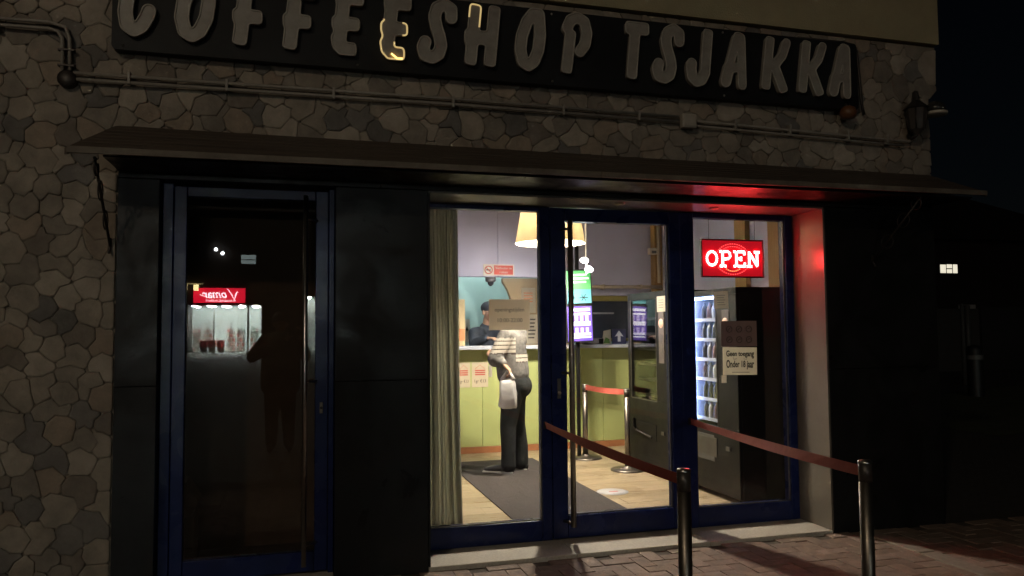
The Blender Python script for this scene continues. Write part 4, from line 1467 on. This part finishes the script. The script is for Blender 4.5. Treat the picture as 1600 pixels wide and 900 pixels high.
# --- customer standing in profile, facing left, bag in hand
cu_ = thing('person', 'customer in striped grey sweater and dark trousers holding a white bag', 'person', loc=(2.105, 2.74, FZ))
bd = B()
F_ = Vector((-1, .60, 0)).normalized()
S_ = Vector((-.60, -1, 0)).normalized()      # towards the camera: his left side
def P3(f, s, z, r):
    v = F_ * f + S_ * s
    return (v.x, v.y, z, r)
head(bd, Vector(P3(.03, 0, 1.58, 0)[:3]), F_, .1)
bd.limb([P3(0, 0, 1.40, .055), P3(.02, 0, 1.52, .055)])
bd.limb([P3(-.01, 0, .95, .12), P3(.01, 0, 1.15, .11), P3(0, 0, 1.35, .12)])
bd.limb([P3(0, .16, 1.38, .05), P3(.10, .25, 1.14, .042), P3(.005, .275, 1.10, .028)])
hand(bd, P3(.0, .278, 1.095, 0)[:3], (-.7 * F_ + Vector((0, 0, -.7))), (F_ * .7 + Vector((0, 0, -.7))), L=.17, curl=.95)
bd.limb([P3(0, -.16, 1.38, .05), P3(.06, -.24, 1.13, .042), P3(.16, -.10, 1.22, .028)])
hand(bd, P3(.17, -.09, 1.222, 0)[:3], F_ * .4 + S_, (0, 0, -1), L=.17, curl=.5)
for sg in (1, -1):
    bd.limb([P3(-.02, .09 * sg, .88, .085), P3(.03, .10 * sg, .48, .055), P3(-.02 + .03 * sg, .10 * sg, .10, .04)])
remesh('body', bd, M_skin, cu_, .007, 3)
b = B()
for sg in (1, -1):
    st = .04 * sg
    b.limb([P3(-.055, .075 * sg, .90, .118), P3(-.02, .078 * sg, .72, .106), P3(-.01 + st * .6, .085 * sg, .47, .084), P3(-.03 + st, .095 * sg, .24, .074), P3(-.03 + st, .10 * sg, .075, .076)])
b.limb([P3(-.05, 0, .90, .14), P3(-.02, 0, 1.0, .14)])
b.ball(P3(-.095, .05, .86, 0)[:3], .11, (1, 1, 1.1))
b.ball(P3(-.095, -.05, .86, 0)[:3], .11, (1, 1, 1.1))
tr = remesh('trousers', b, mat('dark_trousers', (.016, .018, .018), (.010, .012, .012), 9, .9, bump=1.0, bscale=9), cu_, .011, 3)
lg = B()
lg.tube([P3(-.02 + .035 * math.cos(R(a)), .212, .70 + .035 * math.sin(R(a)), 0)[:3] for a in range(40, 330, 24)], .008, 6)
lg.tube([P3(-.03, .215, .70, 0)[:3], P3(.01, .214, .705, 0)[:3], P3(.01, .212, .68, 0)[:3]], .008, 6)
lg.obj('pink_logo', mat('pink_print', (.62, .06, .14), rough=.7), tr)
b = B()
b.limb([P3(-.02, 0, .99, .165), P3(0, 0, 1.15, .168), P3(-.005, .03, 1.32, .15), P3(0, 0, 1.40, .10)])
b.limb([P3(-.02, 0.06, .99, .15), P3(0, .07, 1.15, .14), P3(0, .10, 1.33, .12)])
b.limb([P3(-.02, -.06, .99, .15), P3(0, -.07, 1.15, .14), P3(0, -.10, 1.33, .12)])
b.limb([P3(0, .17, 1.37, .085), P3(.095, .25, 1.14, .078), P3(.02, .272, 1.105, .05)])
b.limb([P3(0, -.17, 1.37, .085), P3(.06, -.24, 1.13, .07), P3(.15, -.11, 1.215, .048)])
b.limb([P3(-.08, 0, 1.40, .085), P3(-.10, 0, 1.32, .07)])
grey = mat('grey_knit', (.20, .19, .175), (.10, .095, .088), 38, .95, bump=1.0, bscale=16)
stripe_l = mat('pale_stripe', (.55, .50, .42), (.45, .41, .34), 30, .95)
stripe_d = mat('dark_stripe', (.06, .04, .035), rough=.95)
sw_ = remesh('sweater', b, [grey, stripe_l, stripe_d], cu_, .010, 3)
for p in sw_.data.polygons:
    z = p.center.z
    s_ = p.center.dot(S_)
    if s_ > .17:
        zz = (1.19, 1.35)
    else:
        zz = (1.10, 1.19)
    if zz[0] < z < zz[1]:
        ph = ((z - zz[0]) / .042) % 1.0
        p.material_index = 2 if ph < .25 else 1
for sg in (1, -1):
    st = .045 * sg
    b = B()
    b.limb([P3(-.06 + st, .10 * sg, .05, .045), P3(.04 + st, .10 * sg, .045, .045), P3(.15 + st, .105 * sg, .035, .035), P3(.19 + st, .105 * sg, .03, .028)])
    sh = remesh('shoe', b, mat('shoe_dark', (.05, .048, .045), rough=.6), cu_, .008, 2)
    b = B()
    b.box(-.09, .225, -.047, .047, .001, .022, .008)
    so_ = b.obj('sole', mat('shoe_sole', (.55, .52, .45), rough=.7), sh)
    so_.matrix_local = Matrix.Translation(P3(.0 + st, .103 * sg, 0, 0)[:3]) @ Matrix.Rotation(math.atan2(F_.y, F_.x), 4, 'Z')
hr = B()
hc = Vector(P3(.03, 0, 1.58, 0)[:3])
hr.ball(hc + Vector((0, 0, .045)) - F_ * .014, .108, (.9, .9, .93))
hr.ball(hc - F_ * .045, .085, (.8, .95, 1.0))
hr.obj('hair', mat('dark_hair', (.025, .02, .016), rough=.6), cu_)
# the white bag
bg_ = thing('carrier_bag', 'white plastic carrier bag in the customer\'s hand', 'bag', loc=(2.105, 2.74, FZ))
hp = Vector(P3(-.045, .29, 1.035, 0)[:3])
def bag():
    prof = [(.0, .078, .04), (.015, .084, .048), (.09, .082, .05), (.17, .078, .045), (.24, .072, .032), (.28, .064, .02)]
    n = 28
    v, f = [], []
    zb_ = hp.z - .365
    for (z, a, c) in prof:
        for k in range(n):
            t = 2 * math.pi * k / n
            ct_, st_ = math.cos(t), math.sin(t)
            e = .38
            px = a * math.copysign(abs(ct_) ** e, ct_)
            py = c * math.copysign(abs(st_) ** e, st_)
            wob = 1 + .06 * math.sin(5 * t + z * 22) + .05 * math.sin(11 * t - z * 40)
            q = Vector((hp.x, hp.y, 0)) + F_ * px * wob + S_ * py * wob
            v.append((q.x, q.y, zb_ + z + .008 * math.sin(3 * t)))
    for j in range(len(prof) - 1):
        for k in range(n):
            a = j * n + k
            b2 = j * n + (k + 1) % n
            f.append((a, b2, b2 + n, a + n))
    f.append(tuple(range(n))[::-1])
    o = raw('bag_body', v, f, mat('bag_plastic', (.68, .66, .62), (.6, .58, .54), 8, .45, bump=.4, bscale=18), bg_, True)
    md = o.modifiers.new('t', 'SOLIDIFY')
    md.thickness = .002
    for sg in (1, -1):
        base = Vector((hp.x, hp.y, zb_ + .27)) + F_ * .045 * sg
        top = Vector((hp.x, hp.y, hp.z))
        B().tube([base + F_ * .01 * sg, base.lerp(top, .5) + F_ * .012 * sg, top], [.026, .015, .008], 10).obj('handle_loop', MATS['bag_plastic'], bg_)
bag()

# --- employee behind the counter, mostly hidden by the paper
em = thing('person', 'employee in dark jacket and cap leaning behind the counter', 'person', loc=(2.30, 4.62, FZ))
b = B()
EF = Vector((.45, -1, 0)).normalized()
ES = Vector((0, 0, 1)).cross(EF)
def E3(f, s, z, r):
    v = EF * f + ES * s
    return (v.x, v.y, z, r)
head(b, E3(.06, 0, 1.66, 0)[:3], EF, .1)
b.limb([E3(.0, 0, 1.45, .058), E3(.04, 0, 1.58, .055)])
b.limb([E3(-.05, 0, .95, .12), E3(-.02, 0, 1.2, .12), E3(0, 0, 1.38, .11)])
for sg in (1, -1):
    b.limb([E3(0, .17 * sg, 1.40, .05), E3(.05, .235 * sg, 1.27, .040), E3(.28, .20 * sg, 1.335, .028)])
    hand(b, E3(.29, .19 * sg, 1.335, 0)[:3], EF, (0, 0, -1), L=.17, curl=.25, side=-sg)
    b.limb([E3(-.05, .09 * sg, .9, .085), E3(-.02, .10 * sg, .48, .055), E3(-.06, .10 * sg, .05, .04)])
    b.limb([E3(-.06, .10 * sg, .04, .038), E3(.12, .11 * sg, .03, .03)])
remesh('body', b, M_skin, em, .007, 3)
b = B()
b.limb([E3(-.05, 0, .92, .155), E3(-.02, 0, 1.2, .16), E3(-.01, 0, 1.36, .14), E3(.0, 0, 1.46, .08)])
for sg in (1, -1):
    b.limb([E3(-.03, .07 * sg, .92, .13), E3(-.01, .09 * sg, 1.2, .13), E3(0, .12 * sg, 1.37, .11)])
    b.limb([E3(0, .18 * sg, 1.39, .082), E3(.05, .235 * sg, 1.27, .060), E3(.26, .205 * sg, 1.335, .045)])
remesh('jacket', b, mat('navy_jacket', (.045, .055, .075), (.03, .036, .05), 12, .85, bump=.4, bscale=20), em, .011, 3)
b = B()
for sg in (1, -1):
    b.limb([E3(-.05, .085 * sg, .92, .11), E3(-.02, .10 * sg, .48, .08), E3(-.06, .10 * sg, .08, .065)])
b.limb([E3(-.05, 0, .92, .12), E3(-.05, 0, .98, .12)])
remesh('trousers', b, MATS['dark_trousers'], em, .012, 2)
b = B()
hc = Vector(E3(.06, 0, 1.66, 0)[:3])
b.ball(hc + Vector((0, 0, .055)) - EF * .006, .108, (.92, .92, .75))
cap = b.obj('cap', mat('cap_dark', (.04, .045, .06), rough=.85), em)
b = B()
b.ball(hc + EF * .115 + Vector((0, 0, .065)), .075, (1, 1, .12))
b.obj('peak', MATS['cap_dark'], cap)

# --- photographer, seen only as a dark mirror image in the left door
ph = thing('person', 'dark silhouette of the photographer mirrored in the left door', 'person', loc=(-.20, -5.27, 0.0))
b = B()
head(b, (0, .04, 1.62), (0, 1, 0), .105)
b.limb([(0, 0, 1.42, .06), (0, .02, 1.55, .058)])
b.limb([(0, 0, .95, .14), (0, 0, 1.2, .14), (0, 0, 1.38, .13)])
b.limb([(.19, 0, 1.40, .055), (.30, .10, 1.20, .045), (.255, .32, 1.44, .03)])
hand(b, (.255, .325, 1.445), (-.05, .15, 1), (-1, -.2, 0), L=.16, curl=.7, side=1)
b.limb([(-.19, 0, 1.40, .055), (-.33, .10, 1.20, .045), (.08, .30, 1.42, .03)])
hand(b, (.085, .305, 1.425), (.4, .15, .9), (.6, .3, 0), L=.16, curl=.7, side=-1)
for sg in (1, -1):
    b.limb([(.09 * sg, 0, .9, .09), (.10 * sg, .02, .48, .06), (.11 * sg, -.02, .06, .04)])
remesh('body', b, M_skin, ph, .008, 3)
b = B()
b.limb([(0, 0, .85, .20), (0, 0, 1.15, .19), (0, 0, 1.38, .16), (0, 0, 1.47, .09)])
for sg in (1, -1):
    b.limb([(.10 * sg, 0, .84, .15), (.10 * sg, 0, 1.2, .14), (.14 * sg, 0, 1.39, .11)])
b.limb([(.19, 0, 1.40, .085), (.31, .10, 1.20, .075), (.26, .29, 1.41, .05)])
b.limb([(-.19, 0, 1.40, .085), (-.34, .10, 1.20, .075), (.05, .28, 1.40, .05)])
coat = mat('black_coat', (.016, .015, .015), (.01, .01, .01), 10, .9)
remesh('coat', b, coat, ph, .012, 3)
b = B()
for sg in (1, -1):
    b.limb([(.09 * sg, 0, .88, .12), (.10 * sg, .02, .48, .09), (.11 * sg, -.02, .09, .07)])
remesh('trousers', b, coat, ph, .012, 2)
for sg in (1, -1):
    b = B()
    b.limb([(.11 * sg, -.05, .055, .05), (.115 * sg, .08, .048, .045), (.12 * sg, .19, .036, .034)])
    remesh('shoe', b, coat, ph, .01, 2)
b = B()
b.ball((0, .02, 1.675), .115, (.92, .95, .9))
b.ball((0, -.03, 1.61), .10, (.9, .9, 1.1))
b.obj('hair', MATS['dark_hair'], ph)
pn = thing('phone', 'black phone held up by the photographer in the mirror image', 'phone', loc=(-.02, -4.862, 1.5))
box('case', -.078, .082, -.004, .004, -.038, .038, mat('phone_black', (.012, .012, .014), rough=.2), pn, .0035)
box('camera_bump', -.015, .035, .0041, .007, -.02, .03, MATS['phone_black'], pn, .002)

# ================================================================== across the square, mirrored in the left door
sq = thing('supermarket_building', 'dark building with a lit shop front, mirrored in the left door', 'building', loc=(0, -55.0, 0))
M_dbrick = mat('dark_brick', (.035, .03, .028), (.022, .02, .018), 3, .9)
M_shopw = mat('shop_white', (.75, .78, .76), rough=.6)
box('wall', -26, -7.95, -9, 0, 0, 10, M_dbrick, sq)
box('wall', -2.55, .55, -9, 0, 0, 4.6, M_dbrick, sq)
box('wall', 1.9, 16, -9, 0, 0, 10, M_dbrick, sq)
box('upper_wall', -7.95, 1.9, -9, 0, 4.7, 10, M_dbrick, sq)
box('lintel', -7.95, -2.55, -.4, 0, 3.62, 4.69, M_dbrick, sq)
for (xa, xb, zc) in ((-7.95, -2.55, 3.62), (.55, 1.9, 4.3)):
    box('shop_back_wall', xa, xb, -5.2, -5.1, 0, zc, M_shopw, sq)
    box('shop_floor', xa, xb, -5.1, 0, 0, .03, mat('shop_floor', (.4, .4, .38), rough=.4), sq)
    box('shop_ceiling', xa, xb, -5.1, -.02, zc - .04, zc, M_shopw, sq)
    M_strip = mat('shop_light_strip', (.9, .95, .92), emit=(.86, 1.0, .94), estr=1250)
    for q in range(4):
        for c_ in range(2 if xb - xa < 2 else 5):
            wd = (xb - xa) / (2 if xb - xa < 2 else 5)
            box('light_strip', xa + c_ * wd + (.3 + .2 * (q % 2)) * wd, xa + c_ * wd + (.55 + .2 * (q % 2)) * wd, -4.6 + q * 1.2, -4.42 + q * 1.2, zc - .07, zc - .042, M_strip, sq)
box('door_post', -3.55, -3.42, -.06, .0, 0.03, 3.58, M_vmgrey, sq)
box('door_post', -5.9, -5.82, -.06, .0, 0.03, 3.58, M_vmgrey, sq)
box('pane', -7.9, -5.92, -.03, -.02, .03, 3.58, M_glass, sq)
rcol = [(.5, .15, .15), (.6, .58, .5), (.7, .7, .7), (.45, .55, .45), (.65, .4, .38), (.6, .55, .45)]
for q, x in enumerate((-7.4, -6.6, -4.9, -4.2, -3.2)):
    shf = thing('shop_shelf', '%s stocked shelf inside the mirrored supermarket' % ('far left', 'second left', 'middle', 'second right', 'far right')[q], 'shelf', 'supermarket shelves', loc=(x, -58.3, .03))
    box('rack', -.3, .3, -.3, 0, 0, 1.9, M_shopw, shf)
    for k in range(5):
        for c_ in range(3):
            box('goods', -.28 + c_ * .19, -.11 + c_ * .19, .001, .12, .1 + k * .36, .36 + k * .36, mat('goods_%d' % ((k + c_ + q) % 6), rcol[(k + c_ + q) % 6], rough=.6), shf)
for q, x in enumerate((-6.7, -6.1, -5.5)):
    cr_ = thing('shopping_cart_row', '%s row of red shopping carts in the mirrored shop front' % ('left', 'middle', 'right')[q], 'carts', 'rows of shopping carts', loc=(x, -56.6, .03))
    for k in range(3):
        box('basket', -.24, .24, -.25 + k * .3, .02 + k * .3, .45, .95, mat('cart_red', (.5, .04, .04), rough=.5), cr_, .03)
        box('chassis', -.2, .2, -.2 + k * .3, -.15 + k * .3, .05, .45, M_vmgrey, cr_)
sgn = thing('supermarket_sign', 'glowing red sign with white script, mirrored in the left door', 'sign', loc=(-5.48, -54.8, 4.26))
box('panel', -1.78, 1.78, -.15, 0, -.52, .56, mat('lit_red_sign', (.6, .02, .04), emit=(1.0, .012, .045), estr=6.5), sgn, .02)
wl = mat('lit_white_sign', (.9, .9, .9), emit=(1, .93, .98), estr=14)
text('lettering', 'omar', .85, (-.25, .02, .10), wl, sgn, rz=math.pi, width=1.7, thick=.01, bold=.012, shear=.3)
B().tube([(1.30, .03, .22), (1.22, .03, .30), (1.12, .03, .05), (1.02, .03, -.28), (.86, .03, .05), (.62, .03, .42), (.50, .03, .50)], [.02, .045, .055, .05, .04, .03, .015], 8).obj('lettering', wl, sgn)
B().tube([(-.95, .03, -.05), (-1.2, .03, .02), (-1.35, .03, .12)], [.03, .025, .01], 8).obj('lettering', wl, sgn)
text('lettering', 'VOORDEELMARKT', .19, (.1, .02, -.38), wl, sgn, rz=math.pi, width=2.1, thick=.01)
uw = thing('upper_window', 'dim lit window above the mirrored supermarket sign', 'window', loc=(-3.5, -54.98, 6.95))
box('pane', -.52, .52, 0, .03, .03, .36, mat('dim_window', (.3, .35, .36), emit=(.72, .9, .9), estr=1.6), uw)
box('pane', -.52, .52, 0, .03, -.30, -.03, MATS['dim_window'], uw)
box('frame', -.56, .56, .0, .04, -.029, .029, M_dbrick, uw)
lt2 = thing('twin_lantern', 'yellow twin lantern beside the mirrored supermarket sign', 'lantern', loc=(-7.6, -54.5, 4.6))
box('crossbar', -.35, 1.0, -.04, .04, .46, .54, mat('lantern_bar', (.5, .45, .3), emit=(1, .8, .4), estr=1.5), lt2)
box('pole', -.03, .03, -.03, .03, -4.6, .459, M_iron, lt2)
for x in (-.2, .55):
    box('lantern', x - .16, x + .16, -.12, .12, 0, .44, mat('lantern_light', (.9, .8, .5), emit=(1, .78, .36), estr=14), lt2, .02)
# floodlights on the building above the sign
sl = thing('floodlight', 'twin white floodlights on the wall above the mirrored red sign', 'floodlight', loc=(-5.5, -55.0, 7.5))
box('wall_bar', -.5, .5, .0, .08, -.03, .03, M_iron, sl)
for x, z in ((-.26, .15), (.20, -.12)):
    B().tube([(x, .05, 0), (x, .25, z)], .03, 8).obj('arm', M_iron, sl)
    B().ball((x, .32, z), .13, (1, .6, 1)).obj('lamp_head', mat('white_flood_lamp', (.9, .9, .9), emit=(.9, .95, 1), estr=45), sl)

# ---- unseen street lamp added to light the facade (behind and left of the viewer)
st = thing('added_street_light', 'warm street light on a tall column left behind the viewer', 'street light', loc=(-4.6, -9.6, 0))
B().tube([(0, 0, 0), (0, 0, 3), (0, 0, 6.0), (.12, .2, 6.25), (.3, .6, 6.3)], [.08, .06, .05, .04, .035], 10).obj('column', M_iron, st)
box('lamp_head', .12, .5, .45, 1.1, 6.30, 6.40, M_iron, st, .02)
box('lens', .17, .45, .5, 1.05, 6.285, 6.298, mat('added_street_lens', (.9, .8, .6), emit=(1.0, .80, .52), estr=10), st)
sl_ = bpy.data.lights.new('added_street_lamp_light', 'POINT')
sl_.energy = 360
sl_.color = (1.0, .83, .60)
sl_.shadow_soft_size = .18
slo = bpy.data.objects.new('added_street_lamp_light', sl_)
slo.location = (.31, .78, 6.08)
link(slo, st)

# ================================================================== the dark street on the right
fb = thing('far_house', 'dark house far down the street with one lit window', 'house', loc=(34, 31, 0))
box('wall', -14, 16, 0, 9, 0, 6.6, mat('house_brick', (.03, .02, .017), (.02, .014, .012), 3, .9), fb)
B().prism([(-14.3, 6.6), (16.3, 6.6), (1.0, 9.4)], -.3, 9.3).obj('roof', mat('house_roof', (.02, .018, .018), rough=.9), fb)
wn_ = B().prism([(1.52, 4.55), (2.92, 4.55), (2.92, 5.18), (1.52, 5.18)], -.06, -.02).obj('window', mat('window_dark', (.02, .02, .02), rough=.3), fb)
M_lw = mat('lit_window', (.8, .75, .6), emit=(.95, .88, .70), estr=.9)
for (xa, xb, za, zb) in ((1.60, 1.98, 4.62, 5.10), (2.06, 2.42, 4.90, 5.12), (2.06, 2.42, 4.62, 4.84), (2.50, 2.80, 4.62, 5.12)):
    box('pane', xa, xb, -.09, -.065, za, zb, M_lw, wn_)
gs = raw('verge', [(9.3, 3.6, .002), (40, 12, .002), (40, 19, .002), (9.3, 7.6, .002)], [(0, 1, 2, 3)], mat('verge_grass', (.07, .075, .035), (.04, .045, .02), 3, .95, bump=.5, bscale=8))
structure(gs)
for k, (x, y, r) in enumerate(((16.6, 11.2, .05), (17.6, 12.0, .07))):
    p = thing('lamp_post', ('thin pale pole left of the pair beyond the corner', 'thicker pale pole of the pair beyond the corner')[k], 'pole', 'poles beyond the corner', loc=(x, y, 0))
    B().tube([(0, 0, 0), (0, 0, 1.2), (0, 0, 2.05)], [r * 1.3, r, r], 10).obj('shaft', mat('pole_grey', (.07, .066, .06), rough=.6), p)
    B().lathe((0, 0, 2.05), [(r, 0), (r * 1.3, .02), (.001, .08)], 10).obj('cap', MATS['pole_grey'], p)
bo = thing('bollard', 'dark squat bollard standing on the verge beyond the corner', 'bollard', loc=(14.2, 8.6, 0))
B().lathe((0, 0, 0), [(.16, 0), (.16, 1.0), (.13, 1.08), (.001, 1.12)], 14).obj('shaft', mat('bollard_dark', (.012, .012, .012), rough=.5), bo)
B().lathe((0, 0, .8), [(.165, 0), (.165, .09)], 14).obj('band', mat('bollard_band', (.15, .15, .14), rough=.5), bo)
np_ = thing('name_plate', 'pale street name plate on the far fence', 'sign', loc=(22.2, 16.4, 2.2))
box('plate', -.35, .35, -.02, .02, -.07, .07, mat('plate_pale', (.35, .33, .3), rough=.6), np_)
fe = thing('garden_wall', 'low dark garden wall with pale panels beyond the verge', 'wall', loc=(22, 16.5, 0))
for k in range(7):
    box('panel', -3.5 + k * 2.2, -1.4 + k * 2.2, 0, .12, 0, 2.15 + uni(-.05, .05), mat('fence_%d' % (k % 3), ((.035, .03, .027), (.06, .055, .045), (.025, .022, .02))[k % 3], rough=.9), fe)
ob = thing('hazard_light', 'small orange light low at the right edge of the street', 'light', loc=(12.2, 5.2, 0))
B().lathe((0, 0, 0), [(.10, 0), (.10, .02), (.025, .05), (.022, .62), (.001, .62)], 12).obj('stand', M_iron, ob)
B().ball((0, 0, .70), .07, (1, .5, 1)).obj('lens', mat('hazard_orange', (.6, .15, .04), emit=(1, .22, .08), estr=.25), ob)
